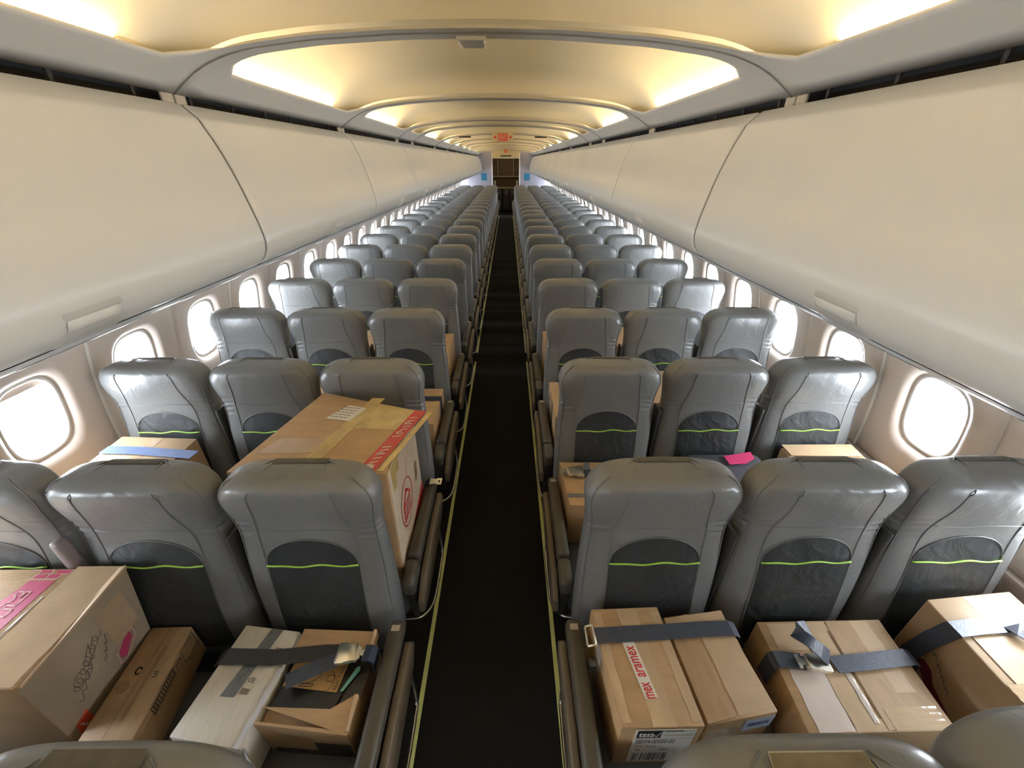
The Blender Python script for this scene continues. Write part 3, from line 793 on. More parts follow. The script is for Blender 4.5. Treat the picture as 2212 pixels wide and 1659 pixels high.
# ------------------------------------------------------------------ cartons
def carton(name, top, z1, z0, label, material=card_m, r=.004, bot=None, cat='carton', group='strapped cartons'):
    """top: ring of four (x, y), back-left, back-right, front-right, front-left"""
    T4 = [(x, y, z1) for x, y in top]; B4 = [(x, y, z0) for x, y in (bot or top)]
    c = np.mean([p[:2] for p in B4], axis=0)
    t = solid(name, hexa(T4, B4, r, 2, name, material), (c[0], c[1], z0), label, cat, group)
    tp = [np.array(p) for p in T4]; bt = [np.array(p) for p in B4]
    t.top = Face(tp[3], tp[2]-tp[3], tp[0]-tp[3])
    t.front = Face(bt[3], bt[2]-bt[3], tp[3]-bt[3])
    t.right = Face(bt[2], bt[1]-bt[2], tp[2]-bt[2])
    t.left = Face(bt[0], bt[3]-bt[0], tp[0]-bt[0])
    return t
ZS = .456                                   # sagging cushion top

# -- right block, nearest seats
T = carton('carton', [(.358, .785), (.585, .792), (.608, .465), (.382, .464)], .700, ZS, 'tan carton with a red and white tape strip and a white printed front label', card_m)
f = T.top
T.add('tape', f.tape('tape', .085, 0, .150, .32, tape_m, .0006), T.o)
st = T.add('printed_tape', f.poly('printed_tape', [(.088, .062), (.124, .066), (.106, .235), (.068, .232)], paper_m, .0028), T.o, 'white tape with red lettering')
sl = math.atan2(.15, -.017)
T.add('lettering', f.text('lettering', 'aramex', .1115, .118, .088, .024, ink_red, rot=sl, h=.0038, bold=.012, shear=.2), st)
T.add('lettering', f.text('lettering', 'mex', .1175, .064, .042, .024, ink_red, rot=sl, h=.0038, bold=.012, shear=.2), st)
T.add('tape', f.tape('tape', .004, .01, .030, .31, tape_m, .0006), T.o)
T.add('tape', f.tape('tape', .195, .01, .224, .31, tape_m, .0006), T.o)
f = T.front
lb = T.add('label', f.rect('label', .040, .030, .205, .237, paper_m, .003), T.o, 'white label with a black name block, number and barcode')
nb = T.add('name_block', f.rect('name_block', .046, .190, .112, .232, ink_m, .0042), lb)
T.add('lettering', f.text('lettering', 'tesa', .050, .198, .042, .027, paper_m, h=.0052, bold=.02), lb)
T.add('emblem', f.strokes('emblem', [[(.094, .208), (.099, .199), (.109, .226)]], .003, paper_m, .0052), lb)
T.add('lettering', f.text('lettering', '58594-00000-00', .048, .155, .108, .024, ink_m, h=.0045, bold=.004), lb)
T.add('lettering', f.text('lettering', '31 m   10 mm', .050, .132, .060, .014, ink_grey, h=.0045), lb)
T.add('lettering', f.text('lettering', '36', .054, .108, .013, .013, ink_m, h=.0045, bold=.01), lb)
T.add('lettering', f.text('lettering', '4041', .122, .108, .028, .013, ink_m, h=.0045), lb)
T.add('rule', f.rects('rule', [(.118, .205, .198, .207), (.046, .1845, .2, .186), (.12, .227, .17, .231)], ink_grey, .0044), lb)
random.seed(3)
bars = []; u = .050
while u < .150:
    wdt = random.choice((.0012, .002, .0034)); bars.append((u, .040, u+wdt, .092)); u += wdt+random.choice((.0014, .0022, .003)) if not .062 < u < .072 else .012
T.add('barcode', f.rects('barcode', bars, ink_m, .0044), lb)
T.add('tape', T.left.tape('tape', .10, .0, .145, .24, tape_w, .001), T.o)

T = carton('carton', [(.600, .765), (.800, .788), (.832, .502), (.622, .472)], .684, ZS, 'tan carton with raised flap beside the red-taped carton, blue barcode label', card_m)
f = T.top
T.add('flap', f.poly('flap', [(.0, .002), (.085, .006), (.082, .29), (.002, .285)], card_d, .004, .0035), T.o)
T.add('tape', f.tape('tape', .095, .008, .205, .285, tape_m, .001), T.o)
T.add('tape', f.tape('tape', .0, .255, .20, .285, tape_m, .0045), T.o)
f = T.front
lb = T.add('label', f.rect('label', .118, .150, .208, .212, mat('label_blue', (.50, .55, .68), .3), .002), T.o)
T.add('barcode', f.rects('barcode', [(.130+i*.006, .176, .130+i*.006+random.choice((.003, .0045)), .194) for i in range(11)], mat('ink_blue', (.03, .04, .12), .5), .0032), lb)
T.add('tape', f.rect('tape', .01, .10, .115, .19, tape_m, .0015), T.o)

T = carton('carton', [(.930, .770), (1.358, .775), (1.326, .470), (.908, .462)], .645, ZS, 'wide flat carton with glossy clear tape and a split seam, under a buckled belt', card_m)
f = T.top
T.add('flap', f.poly('flap', [(.225, .004), (.412, .008), (.418, .30), (.232, .30)], card_d, .004, .0035), T.o)
T.add('tape', f.tape('tape', .030, .004, .135, .20, tape_w, .0012), T.o)
T.add('tape', f.tape('tape', .030, .215, .125, .30, tape_m, .0012), T.o)
T.add('tape', f.tape('tape', .135, .002, .235, .302, tape_m, .0022), T.o)
T.add('tape', f.tape('tape', .315, .09, .375, .30, card_l, .0042), T.o)
T.add('tape', f.tape('tape', .245, .002, .40, .055, tape_m, .0046), T.o)
T.add('seam_gap', f.poly('seam_gap', [(.221, .03), (.2245, .03), (.2285, .27), (.224, .27)], card_dark, .0046), T.o)
T.add('tape_edge', f.tape('tape_edge', .196, .02, .212, .19, tape_w, .004), T.o)

T = carton('carton', [(1.462, .772), (1.766, .798), (1.752, .480), (1.450, .478)], .762, ZS, 'tall pale carton at the right edge with white tape under a blue-grey belt', card_l)
f = T.top
T.add('tape', f.tape('tape', .125, .16, .175, .30, tape_w, .001), T.o)
T.add('tape', f.tape('tape', .115, .02, .165, .135, tape_w, .001), T.o)
T.add('flap', f.poly('flap', [(.030, .004), (.29, .004), (.29, .175), (.030, .175)], card_l, .003, .0025), T.o)
T.add('tape', f.tape('tape', .0, .0, .30, .05, tape_m, .0036), T.o)
f = T.left
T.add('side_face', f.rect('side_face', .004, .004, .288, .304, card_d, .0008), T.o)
T.add('print', f.strokes('print', [[(.10+.012*i, .185-.0095*i), (.106+.012*i, .172-.0095*i)] for i in range(8)]+[[(.10+.012*i, .175-.0095*i), (.110+.012*i, .180-.0095*i)] for i in range(0, 8, 2)], .003, ink_grey), T.o)
T.add('emblem', f.poly('emblem', [(.075, .105), (.095, .128), (.125, .120), (.150, .085), (.175, .075), (.215, .06), (.235, .02), (.20, .004), (.165, .03), (.14, .055), (.12, .07)], maroon_m), T.o)
T.add('tape', f.tape('tape', .20, .14, .26, .20, tape_m, .0014), T.o)

# -- left block, nearest seats
T = carton('carton', [(-.826, .787), (-.628, .763), (-.650, .452), (-.867, .481)], .622, ZS, 'narrow white carton with grey tape and a belt across it', card_w, .006)
f = T.top
T.add('tape', f.poly('tape', [(.070, .105), (.113, .108), (.140, .306), (.098, .306)], tape_g, .0016), T.o, 'grey tape strip')
T.add('barcode', f.rects('barcode', [(.152+i*.0065, .242, .152+i*.0065+.0035, .253) for i in range(7)], ink_m), T.o)
T.add('lettering', f.text('lettering', 'CE', .126, .150, .020, .012, ink_m, h=.0018), T.o)
T.add('barcode', f.rects('barcode', [(.122+i*.003, .118, .122+i*.003+.0017, .134) for i in range(9)], ink_grey), T.o)
T.add('wrap_edge', f.tape('wrap_edge', .196, .0, .214, .20, wrap_m, .0015), T.o)
T.add('wrap_fold', hexa([(-.660, .470, .60), (-.645, .452, .61), (-.640, .448, .615), (-.650, .465, .612)], [(-.655, .40, .47), (-.615, .40, .465), (-.612, .43, .47), (-.65, .445, .475)], .003, 1, 'wrap_fold', wrap_m), T.o)

# shoe-box style open carton: tray, torn lid flaps, dark inside, line drawing insert
tx = [(-.612, .762), (-.372, .749), (-.374, .486), (-.640, .505)]
T = Thing('carton', (-.50, .62, ZS), 'open brown and black carton with torn flaps beside the white carton', 'carton', 'strapped cartons')
T.add('tray', hexa([(x, y, .598) for x, y in tx], [(x, y, ZS) for x, y in tx], .004, 2, 'tray', card_m))
fr = Face((-.640, .505, ZS), (.266, -.019, 0), (0, 0, .17))
T.add('lid_skirt', hexa([(-.645, .507, .626), (-.370, .480, .626), (-.370, .490, .626), (-.645, .515, .626)], [(-.645, .507, .572), (-.370, .480, .572), (-.370, .490, .572), (-.645, .515, .572)], .002, 1, 'lid_skirt', card_m))
T.add('black_panel', fr.rect('black_panel', .155, .035, .262, .085, blackcard, .002))
T.add('black_panel', fr.rect('black_panel', .02, .0, .262, .028, blackcard, .0015))
ft = Face((-.640, .505, .600), (.266, -.019, 0), (.028, .257, 0))
T.add('insert', ft.rect('insert', .002, .05, .262, .20, blackcard, .004, .003))
pi = T.add('drawing_insert', ft.poly('drawing_insert', [(.012, .105), (.185, .098), (.185, .185), (.012, .185)], mat('kraft_print', (.52, .31, .11), .5, var=.05), .0075, .003))
T.add('line_drawing', ft.strokes('line_drawing', [[(.02, .13), (.05, .13), (.05, .12), (.02, .12), (.02, .13)],
     [(.07+.045*math.cos(a), .150+.045*math.sin(a)*.8) for a in np.linspace(-2.6, .6, 18)], [(.135+.03*math.cos(a), .125+.03*math.sin(a)) for a in np.linspace(-1.9, 1.2, 10)],
     [(.06, .108), (.10, .108), (.105, .115), (.06, .115)], [(.14, .125), (.16, .125), (.16, .142), (.14, .142), (.14, .125)]], .0016, ink_m, .0088), pi)
T.add('lettering', ft.text('lettering', 'REACT 750ml', .182, .104, .075, .012, ink_m, rot=math.pi/2, h=.0088), pi)
T.add('black_panel', ft.poly('black_panel', [(.008, .045), (.195, .040), (.205, .095), (.022, .100)], blackcard, .012, .003))
T.add('flap', hexa([(-.616, .768, .628), (-.368, .755, .632), (-.368, .690, .624), (-.622, .700, .622)], [(-.616, .768, .624), (-.368, .755, .628), (-.368, .690, .620), (-.622, .700, .618)], .001, 1, 'flap', card_m))
T.add('flap', hexa([(-.642, .548, .626), (-.440, .540, .628), (-.372, .575, .634), (-.370, .480, .627)], [(-.642, .548, .622), (-.440, .540, .624), (-.372, .575, .630), (-.370, .480, .623)], 0, 1, 'flap', card_m))
T.add('flap_core', hexa([(-.376, .485, .634), (-.368, .485, .634), (-.366, .572, .640), (-.378, .572, .640)], [(-.376, .485, .590), (-.368, .485, .590), (-.366, .572, .60), (-.378, .572, .60)], .001, 1, 'flap_core', card_l))
T.add('flap_core', hexa([(-.376, .690, .632), (-.366, .690, .632), (-.364, .757, .642), (-.374, .757, .642)], [(-.376, .690, .60), (-.366, .690, .60), (-.364, .757, .60), (-.374, .757, .60)], .001, 1, 'flap_core', card_l))
T.add('packet', ft.poly('packet', [(.196, .100), (.204, .102), (.232, .160), (.228, .172), (.218, .168)], teal_m, .012, .004), None, 'teal packet tip')

T = carton('carton', [(-1.163, .793), (-1.028, .796), (-.976, .474), (-1.130, .480)], .598, ZS, 'long narrow tan carton with recycling marks and a barcode along its edge', card_d)
f = T.top
T.add('print', f.rects('print', [(.066, .002, .0675, .315)], ink_grey), T.o)
for k, (dv, ln) in enumerate(((.0, .20), (.004, .21), (.008, .205))):
    T.add('print', f.rects('print', [(.084+dv, .05, .086+dv, .05+ln)], mat('ink_tan', (.25, .15, .075), .6)), T.o)
rc = [(.050+.009*math.cos(a), .180+.010*math.sin(a)) for a in np.linspace(.5, 5.6, 14)]
T.add('recycling_mark', f.strokes('recycling_mark', [rc], .004, ink_m), T.o)
T.add('print', f.poly('print', [(.030+.020*math.cos(a), .135+.018*math.sin(a)) for a in np.linspace(0, 6.0, 16)], mat('ink_stamp', (.30, .175, .085), .6), .001), T.o)
T.add('print', f.strokes('print', [[(.102, .165), (.114, .165), (.114, .174), (.104, .174)], [(.102, .180), (.114, .180)]], .004, ink_grey), T.o)
f = T.right
T.add('label', f.poly('label', [(.010, .150-.012), (.32, .150-.012), (.32, .080), (.25, .082), (.23, .104), (.01, .122)], card_l, .001), T.o)
T.add('barcode', f.strokes('barcode', [[(.085, .132), (.195, .132), (.195, .102), (.085, .102), (.085, .132)]], .003, ink_m), T.o)
T.add('barcode', f.rects('barcode', [(.092+i*.0095, .104, .092+i*.0095+.005, .130) for i in range(11)], ink_grey, .0013), T.o)
T.add('lettering', f.text('lettering', 'x16', .205, .112, .030, .016, ink_m, h=.0018), T.o)
T.add('print', f.strokes('print', [[(.245, .136), (.312, .136), (.312, .06)], [(.245, .136), (.240, .085), (.28, .05)]], .002, ink_m), T.o)
T.add('lettering', f.rects('lettering', [(.262+i*.004, .124, .262+i*.004+.0022, .132) for i in range(10)], ink_grey), T.o)

T = carton('carton', [(-1.800, .820), (-1.143, .822), (-1.143, .488), (-1.800, .488)], .880, ZS, 'large carton at the left edge with a magenta printed band on top', card_m, .004,
           [(-1.800, .782), (-1.186, .782), (-1.186, .500), (-1.800, .500)])
f = T.top
def on_top(T, pts, z):
    """photo pixels on a carton's top face -> face coordinates"""
    out = []
    for x, y in pts:
        d = pix(x, y, Z=z)-T.top.O; out.append((float(d@T.top.U), min(float(d@T.top.V), T.top.lv-.004)))
    return out
band = T.add('printed_band', f.poly('printed_band', on_top(T, [(-70, 1356), (-70, 1424), (0, 1361), (119, 1255), (65, 1255), (0, 1301)], .88), magenta_m, .001), T.o, 'magenta band')
cv = lambda L: [(x*.1206, 1200+y*.1206) for x, y in L]
ol = [cv([(0, 920), (110, 860), (230, 820), (290, 740), (250, 715), (340, 660), (440, 655), (370, 770), (470, 660), (570, 655), (320, 870), (280, 910), (120, 905), (50, 965), (220, 975), (80, 1105), (0, 1100)])]
T.add('lettering', f.strokes('lettering', [on_top(T, l, .88) for l in ol], .004, pinkline_m, .0022), band)
for q in ([(590, 410), (780, 410), (860, 345), (690, 345)], [(820, 410), (1010, 405), (1110, 345), (900, 345)], [(690, 315), (890, 315), (955, 260), (770, 260)],
          [(990, 320), (1230, 320), (1320, 265), (1050, 265)], [(720, 235), (960, 235), (1000, 190), (760, 190)], [(1060, 230), (1350, 230), (1390, 185), (1080, 185)]):
    T.add('print', f.poly('print', on_top(T, cv(q), .88), magenta_m, .001), T.o)
T.add('print', f.strokes('print', [on_top(T, cv(l), .88) for l in ([(550, 430), (1000, 430), (1130, 340), (1240, 335), (1400, 180)], [(550, 430), (700, 330), (780, 245), (640, 250), (690, 190)], [(790, 430), (920, 330), (1000, 250), (1040, 180)])], .003, pinkline_m, .0014), T.o)
T.add('tape', f.tape('tape', .500, .004, .652, .34, tape_m, .0012), T.o)
T.add('tape_edge', f.tape('tape_edge', .487, .02, .493, .24, tape_w, .0016), T.o)
T.add('torn_flap', hexa([(-1.165, .822, .883), (-1.136, .822, .897), (-1.134, .495, .873), (-1.150, .490, .877)], [(-1.165, .822, .878), (-1.140, .822, .880), (-1.138, .495, .864), (-1.152, .490, .868)], .001, 1, 'torn_flap', card_l), T.o)
f = T.right
T.add('side_face', f.poly('side_face', [(.003, .003), (.279, .003), (.329, .420), (.003, .420)], mat('cardboard_side_shade', (.36, .28, .19), .55, var=.08, vscale=8, bump2=.08, b2scale=10), .0008), T.o)  # side coloured darker to stand for the shade falling on it
hw1 = [[(.052+.07*t, .17+.09*t+.010*math.sin(t*30+1)) for t in np.linspace(0, 1, 36)],
       [(.060+.09*t+.008*math.cos(t*44), .215+.085*t+.014*math.sin(t*44)) for t in np.linspace(0, 1, 50)],
       [(.085+.022*math.cos(a), .235+.020*math.sin(a)) for a in np.linspace(0, 6.3, 16)], [(.100, .262), (.125, .300), (.118, .27), (.14, .305)],
       [(.13+.03*t, .20+.07*t+.010*math.sin(t*22)) for t in np.linspace(0, 1, 18)], [(.02, .10), (.035, .14), (.03, .10), (.05, .12)]]
for h_ in hw1: T.add('handwriting', f.strokes('handwriting', [[((u_-.02)*1.25+.02, (v_-.1)*1.15+.10) for u_, v_ in h_]], .0016, ink_grey, .0022), T.o)
T.add('print', f.poly('print', [(.19, .165), (.205, .150), (.245, .195), (.245, .222), (.232, .225), (.195, .19)], magenta_m, .0018), T.o)
T.add('print', f.strokes('print', [[(.185, .170), (.182, .150), (.20, .138), (.255, .188), (.256, .226), (.238, .236), (.188, .196), (.185, .170)]], .003, pinkline_m, .0022), T.o)
T.add('sticker', f.poly('sticker', [(.018, .075), (.060, .090), (.060, .150), (.022, .135)], mat('sticker_red', (.72, .10, .05), .4), .0024), T.o, 'orange red sticker')
T.add('lettering', f.strokes('lettering', [[(.030, .128), (.036, .120), (.034, .112), (.040, .108), (.039, .100), (.046, .098)]], .004, paper_m, .0036), T.o)
T.add('tape', f.tape('tape', .20, .22, .285, .38, tape_m, .0016), T.o)

# -- huge carton, second row on the left
top = [(-.778, 1.592), (-.338, 1.440), (-.338, 1.035), (-.900, 1.045)]
bot = [(-.770, 1.500), (-.340, 1.430), (-.340, 1.000), (-.800, 1.000)]
T = carton('carton', top, 1.080, ZS+.005, 'huge taped carton with red tape and a red house logo on its cream side', card_m, .008, bot)
f = T.top
T.add('tape', f.poly('tape', [(.225, .0), (.285, .0), (.315, .50), (.255, .505)], tape_y, .002), T.o)
T.add('tape', f.poly('tape', [(.245, .27), (.53, .255), (.50, .40), (.27, .47)], tape_y, .0012), T.o)
T.add('tape', f.poly('tape', [(.03, .10), (.25, .11), (.25, .19), (.06, .20)], tape_m, .0012), T.o)
rt = T.add('printed_tape', f.poly('printed_tape', [(.452, .0), (.515, .0), (.545, .395), (.492, .400)], red_tape, .004), T.o, 'red tape with white marks')
mk = []
random.seed(11)
for i in range(15):
    v = .03+i*.022
    if 6 <= i <= 7: continue
    c = .483+v*.085
    mk.append([(c-.012+random.uniform(-.003, .003), v), (c+.014, v+.006+random.uniform(-.004, .006))])
    if i % 3 == 0: mk.append([(c-.010, v), (c-.012, v+.012), (c+.004, v+.014)])
for m_ in mk: T.add('lettering', f.strokes('lettering', [m_], .005, paper_m, .0052), rt)
T.add('torn_tape', f.poly('torn_tape', [(.455, .0), (.50, .0), (.505, .028), (.485, .04), (.46, .03)], tape_w, .006), T.o)
T.add('tape', f.poly('tape', [(.525, .01), (.545, .01), (.575, .39), (.55, .395)], tape_y, .003), T.o)
lb = T.add('label', f.poly('label', [(.145, .335), (.255, .315), (.275, .415), (.185, .44)], paper_m, .003), T.o, 'white paper label with typed lines')
T.add('lettering', f.strokes('lettering', [[(.160+i*.004+j*.02, .350+i*.018-j*.0035), (.160+i*.004+j*.02+.013, .350+i*.018-j*.0035-.002)] for i in range(5) for j in range(4)], .004, ink_grey, .0042), lb)
f = T.right
T.add('side_face', f.poly('side_face', [(.004, .004), (.425, .004), (.402, .618), (.008, .618)], card_cream, .0012), T.o)
T.add('base_band', f.poly('base_band', [(.004, .004), (.425, .004), (.425, .215), (.010, .095)], red_tape, .002), T.o)
T.add('logo_ring', f.strokes('logo_ring', [[(.165+.085*math.cos(a), .335+.105*math.sin(a)) for a in np.linspace(0, 2*math.pi, 37)]], .005, ink_red, .0026), T.o)
lg = T.add('logo_house', f.poly('logo_house', [(.110, .270), (.220, .270), (.220, .350), (.165, .405), (.110, .350)], ink_red, .0026), T.o)
T.add('logo_door', f.poly('logo_door', [(.135, .352), (.195, .352), (.195, .366), (.165, .386), (.135, .366)], card_cream, .0038), lg)
for k in range(2): T.add('lettering', f.rects('lettering', [(.116+i*.0150, .322-k*.026, .116+i*.0150+.011, .340-k*.026) for i in range(7)], card_cream, .0038), lg)
T.add('lettering', f.rects('lettering', [(.116+i*.0150, .278, .116+i*.0150+.004, .288) for i in range(7)], card_cream, .0038), lg)
T.add('print', f.strokes('print', [[(.21, .44), (.20, .47), (.235, .52), (.31, .57)], [(.27, .30), (.34, .355)]], .0022, ink_red, .0026), T.o)
T.add('print', f.rects('print', [(.25, .44+i*.022, .35, .442+i*.022) for i in range(4)], mat('ink_pale', (.40, .31, .22), .6), .0026), T.o)
T.add('tape', f.poly('tape', [(.04, .50), (.075, .50), (.085, .545), (.12, .54), (.13, .585), (.19, .59), (.37, .590), (.37, .612), (.03, .612)], tape_y, .0022), T.o)
T.add('patch', f.poly('patch', [(.32, .30), (.36, .31), (.365, .37), (.345, .40), (.325, .38)], mat('tape_brown', (.27, .18, .10), .3), .0022), T.o)

# -- other cartons of the second and third rows
T = carton('carton', [(-1.775, 1.545), (-1.405, 1.525), (-1.400, 1.260), (-1.760, 1.270)], .862, ZS, 'reddish carton under a blue strap at the left window, second row', card_l)
T.add('tape', T.top.tape('tape', .16, .0, .21, .26, tape_m, .001), T.o)
T = carton('carton', [(.336, 1.530), (.765, 1.525), (.770, 1.235), (.348, 1.245)], .704, ZS, 'tan carton with grey tape behind the nearest right aisle seat', card_m)
T.add('tape', T.top.poly('tape', [(.0, .045), (.42, .055), (.42, .075), (.0, .068)], tape_g, .001), T.o)
T.add('tape', T.top.poly('tape', [(.105, .20), (.14, .20), (.15, .285), (.12, .285)], tape_g, .001), T.o)
T.add('tape', T.left.rect('tape', .01, .02, .05, .10, tape_w, .001), T.o)
t = carton('padded_pouch', [(.965, 1.535), (1.320, 1.535), (1.330, 1.26), (.960, 1.27)], .752, ZS, 'dark grey padded pouch with a pink card on it, second row right', grey_bag, .02, cat='pouch', group=None)
pc = [pix(1563, 985, Z=.764), pix(1621, 976, Z=.764), pix(1630, 990, Z=.764), pix(1612, 1001, Z=.764), pix(1577, 1003, Z=.764)]
V = [tuple(p) for p in pc]+[(p[0], p[1], p[2]-.002) for p in pc]
k = len(pc)
t = solid('pink_card', mesh('pink_card', V, [tuple(range(k)), tuple(range(k, 2*k))[::-1]]+[(i, i+k, (i+1) % k+k, (i+1) % k) for i in range(k)], pink_card), (pc[0][0], pc[0][1], .762), 'bright pink card lying on the grey pouch', 'card')
T = carton('carton', [(1.430, 1.535), (1.790, 1.535), (1.800, 1.250), (1.425, 1.250)], .785, ZS, 'pale carton whose flap shows above the nearest right middle seat', card_l)
T.add('flap', T.top.poly('flap', [(.01, .22), (.35, .21), (.36, .30), (.01, .30)], card_l, .008, .004), T.o)
T = carton('carton', [(-.770, 2.255), (-.348, 2.250), (-.345, 1.850), (-.765, 1.850)], .715, ZS, 'tan carton under a black strap beside the left aisle armrest, third row', card_m)
T.add('strap', ribbon('strap', [(-.770, 2.12, .60), (-.772, 2.12, .717), (-.55, 2.12, .718), (-.344, 2.12, .717), (-.342, 2.12, .60)], .05, (0, 1, 0), navy_m), T.o)
T = carton('carton', [(.350, 2.255), (.770, 2.250), (.770, 1.870), (.345, 1.850)], .760, ZS, 'carton with white wrap beside the right aisle seat, third row', card_l)
T.add('wrap', T.left.tape('wrap', .0, .05, .10, .24, tape_w, .002), T.o)
T.add('strap', T.left.rect('strap', .22, .0, .27, .30, navy_m, .002), T.o)
for (x0, x1, r_, z, lab, mm) in ((-1.30, -.85, 3, .83, 'carton showing between the left window and middle seats, fourth row', card_l),
                             (-.78, -.36, 3, .80, 'carton ahead of the left aisle seat, fourth row', card_m),
                             (.36, .80, 3, .82, 'carton seen between the right aisle and middle seats, fourth row', card_m),
                             (.86, 1.30, 3, .86, 'carton seen beside the right middle seat, fourth row', card_l),
                             (-1.30, -.84, 2, .80, 'carton ahead of the left middle seat, third row', card_l),
                             (.84, 1.30, 2, .84, 'carton seen beside the right middle seat, third row', card_l)):
    y = ROW0+ROWP*r_
    T = carton('carton', [(x0, y+.52), (x1, y+.52), (x1, y+.13), (x0, y+.13)], z, ZS, lab, mm)
    T.add('tape', T.top.tape('tape', (x1-x0)*.45, 0, (x1-x0)*.58, .38, tape_m, .001), T.o)

# ------------------------------------------------------------------ seat belts
def buckle_meshes(c, U, V, L=.075, Wd=.052):
    """lift-latch buckle lying in the plane U, V with centre c; U runs along the belt"""
    f = Face(np.array(c), np.array(U)*1.0, np.array(V)*1.0)
    pts = [(-.5, -.50), (-.42, -.56), (-.1, -.54), (.18, -.40), (.42, -.44), (.5, -.40), (.5, .40), (.42, .44), (.18, .40), (-.1, .54), (-.42, .56), (-.5, .50)]
    P = [(a*L, b*Wd) for a, b in pts]
    bm = bmesh.new()
    a = [bm.verts.new(f.p(u, v, .013)) for u, v in P]; b = [bm.verts.new(f.p(u*1.02, v*1.02, 0)) for u, v in P]
    bm.faces.new(a); bm.faces.new(b[::-1])
    for i in range(len(P)): bm.faces.new((a[i], b[i], b[(i+1) % len(P)], a[(i+1) % len(P)]))
    bmesh.ops.bevel(bm, geom=bm.edges[:], offset=.002, segments=2, profile=.5, affect='EDGES')
    body = bm_mesh(bm, 'buckle', chrome)
    T_ = [(.46, -.36), (.62, -.30), (.62, -.12), (.80, -.20), (.86, -.40), (1.0, -.36), (1.0, .36), (.86, .40), (.80, .20), (.62, .12), (.62, .30), (.46, .36)]
    ton = f.poly('tongue', [(a*L, b*Wd) for a, b in T_], chrome, .009, .005)
    lip = f.strokes('lift_edge', [[(-.44*L, -.46*Wd), (-.44*L, .46*Wd)]], .0016, metal_dark, .0138)
    return body, ton, lip
def belt(label, base):
    return Thing('seat_belt', base, label, 'seat belt', 'seat belts over the cartons')
def zpts(pl): return [pix(x, y, Z=z) for x, y, z in pl]
def perp(P):
    d = np.array(P[-1])-np.array(P[0]); return (-d[1], d[0], 0)

# over the two right cartons
P = zpts([(1287, 1373, .708), (1420, 1366, .708), (1462, 1363, .706), (1520, 1359, .700), (1578, 1357, .696)])
P = P+[P[-1]+np.array([.022, 0, -.012]), P[-1]+np.array([.032, 0, -.12])]
S_ = belt('slate belt across the two right cartons with an empty steel frame buckle', (P[2][0], P[2][1], .70))
S_.add('strap', ribbon('strap', [P[0]+np.array([0, 0, -.001])]+P[1:], .047, (0.02, 1, 0), belt_m, .003))
e = P[0]
fr = [e+np.array(v) for v in ((-.006, -.030, .006), (-.030, -.030, -.004), (-.030, .030, -.004), (-.006, .030, .006))]
rp = []
for i in range(4):
    a, b = fr[i], fr[(i+1) % 4]
    for t in (.08, .92): rp.append(a*(1-t)+b*t)
S_.add('frame_buckle', tube('frame_buckle', rp, .0035, chrome, 8, True))
S_.add('hinge_clip', rbox(e[0]-.028, e[0]-.008, e[1]-.075, e[1]-.050, e[2]-.06, e[2]-.03, .004, 2, 'hinge_clip', metal_dark))

# over the wide flat carton
P = zpts([(1676, 1424, .662), (1700, 1425, .661), (1735, 1430, .661), (1800, 1436, .661), (1870, 1430, .660), (1950, 1420, .659)])
P = P[:-1]+[np.array([1.340, P[-1][1], .660]), np.array([1.360, P[-1][1], .652]), np.array([1.366, P[-1][1], .56])]
yb = P[0][1]
P = [np.array([.902, yb, .56]), np.array([.904, yb, .648]), np.array([.918, yb, .662])]+P
S_ = belt('dark belt with a lift-latch buckle and loose end on the wide flat carton', (P[3][0], P[3][1], .655))
S_.add('strap', ribbon('strap', P[:6], .047, (0, 1, 0), belt_m, .003))
S_.add('strap', ribbon('strap', P[6:], .047, (0, 1, 0), belt_m, .003))
c = pix(1764, 1433, Z=.668)
U = np.array([-1, .06, 0]); U /= np.linalg.norm(U); Vv = np.array([-.06, -1, 0])
bd, tn, lp_ = buckle_meshes(c, U, Vv, .062, .050)
b_ = S_.add('buckle', bd); S_.add('tongue', tn, b_); S_.add('lift_edge', lp_, b_)
loop = [pix(1790, 1422, Z=.685), pix(1772, 1405, Z=.715), pix(1748, 1385, Z=.725), pix(1725, 1370, Z=.715), pix(1722, 1362, Z=.70), pix(1745, 1358, Z=.69)]
S_.add('loose_end', ribbon('loose_end', smooth_path(loop, 5), .045, (.75, .65, 0), belt_m, .003))

# over the tall right carton
P = [pix(1955, 1412, X=1.445), pix(2010, 1380, X=1.445), pix(2052, 1362, X=1.447)]
P2 = zpts([(2062, 1360, .772), (2110, 1354, .773), (2160, 1350, .773), (2212, 1346, .773), (2260, 1343, .772)])
S_ = belt('blue-grey belt over the tall carton at the right edge', (P2[0][0], P2[0][1], .77))
S_.add('strap', ribbon('strap', P+P2, .047, (0, 1, 0), belt_m, .003))
q = zpts([(2185, 1352, .780), (2205, 1366, .785), (2235, 1384, .782)])
S_.add('loose_end', ribbon('loose_end', q, .047, (.6, .8, 0), belt_m, .003))

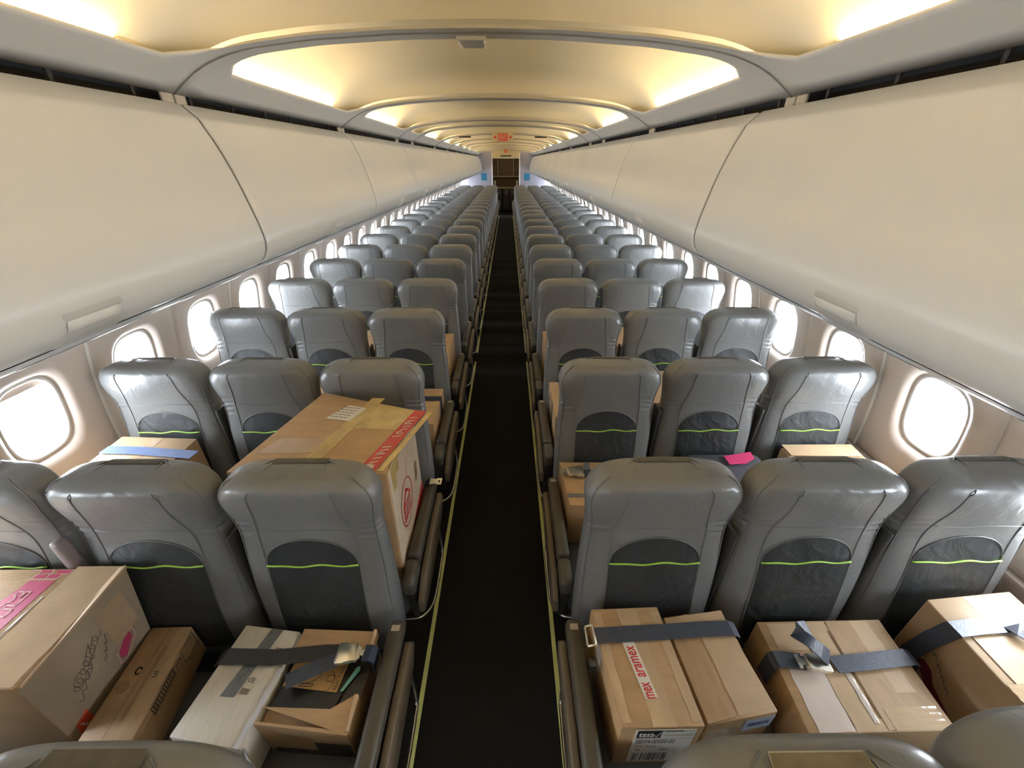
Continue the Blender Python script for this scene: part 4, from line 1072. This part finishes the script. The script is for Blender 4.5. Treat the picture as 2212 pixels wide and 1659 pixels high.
# over the white and the open carton
P = zpts([(474, 1424, .56), (486, 1418, .632), (540, 1419, .634), (590, 1421, .634), (650, 1415, .642), (700, 1410, .644), (732, 1409, .644)])
S_ = belt('charcoal belt with a shiny lift-latch buckle across the white and open cartons', (P[3][0], P[3][1], .63))
wd = [(.3, 1, .3), (.15, 1, 0), (0, 1, 0), (0, 1, 0), (0, 1, 0), (0, 1, 0), (0, 1, 0)]
S_.add('strap', ribbon('strap', P, .047, wd, mat('belt_webbing_dark', (.040, .038, .038), .5, var=.12, vscale=40, bump=.25, bscale=220), .003))
q = zpts([(730, 1425, .650), (690, 1440, .652), (650, 1458, .650), (617, 1474, .648)])
S_.add('loose_end', ribbon('loose_end', q, .045, perp(q), belt_m, .003))
c = pix(752, 1414, Z=.650)
U = np.array([1, .03, .0]); U /= np.linalg.norm(U); Vv = np.array([-.03, 1, 0])
bd, tn, lp_ = buckle_meshes(c, U, Vv, .066, .056)
b_ = S_.add('buckle', bd); S_.add('tongue', tn, b_); S_.add('lift_edge', lp_, b_)
q = zpts([(788, 1412, .656), (800, 1412, .660), (808, 1416, .650)]); q.append(q[-1]+np.array([.006, -.002, -.05]))
for p in q: p[0] = min(p[0], -.345)
S_.add('strap_fold', ribbon('strap_fold', q, .046, (0, 1, 0), navy_m, .008))

# over the second row cartons
P = zpts([(1212, 1026, .712), (1240, 1024, .714), (1290, 1022, .714), (1340, 1021, .714), (1400, 1020, .714)])
S_ = belt('belt with a pale buckle on the carton behind the right aisle seat', (P[1][0], P[1][1], .71))
S_.add('strap', ribbon('strap', P[1:], .047, (0, 1, 0), belt_m, .003))
bd, tn, lp_ = buckle_meshes(pix(1243, 1020, Z=.716), np.array([-1, 0, 0.]), np.array([0, -1., 0]), .075, .06)
b_ = S_.add('buckle', bd); S_.add('tongue', tn, b_); S_.add('lift_edge', lp_, b_)
P = zpts([(225, 972, .868), (300, 974, .868), (420, 983, .868)])
S_ = belt('pale blue strap over the carton by the left windows', (P[1][0], P[1][1], .86))
S_.add('strap', ribbon('strap', P, .052, perp(P), belt_b, .003))
P = zpts([(915, 1032, .70), (925, 1034, .70)]); 
S_ = belt('hanging belt end with a steel tongue on the left aisle armrest', (-.30, 1.43, .64))
S_.add('strap', ribbon('strap', [(-.335, 1.455, .60), (-.325, 1.455, .640), (-.305, 1.455, .647)], .035, (0, 1, 0), navy_m, .003))
f = Face((-.305, 1.430, .647), (.06, 0, 0), (0, .05, 0))
S_.add('tongue', f.poly('tongue', [(0, .004), (.03, .010), (.034, .004), (.058, .004), (.058, .046), (.034, .046), (.03, .040), (0, .046)], chrome, .003, .003))
S_.add('tongue_slot', f.rect('tongue_slot', .042, .018, .050, .032, black_m, .0036))
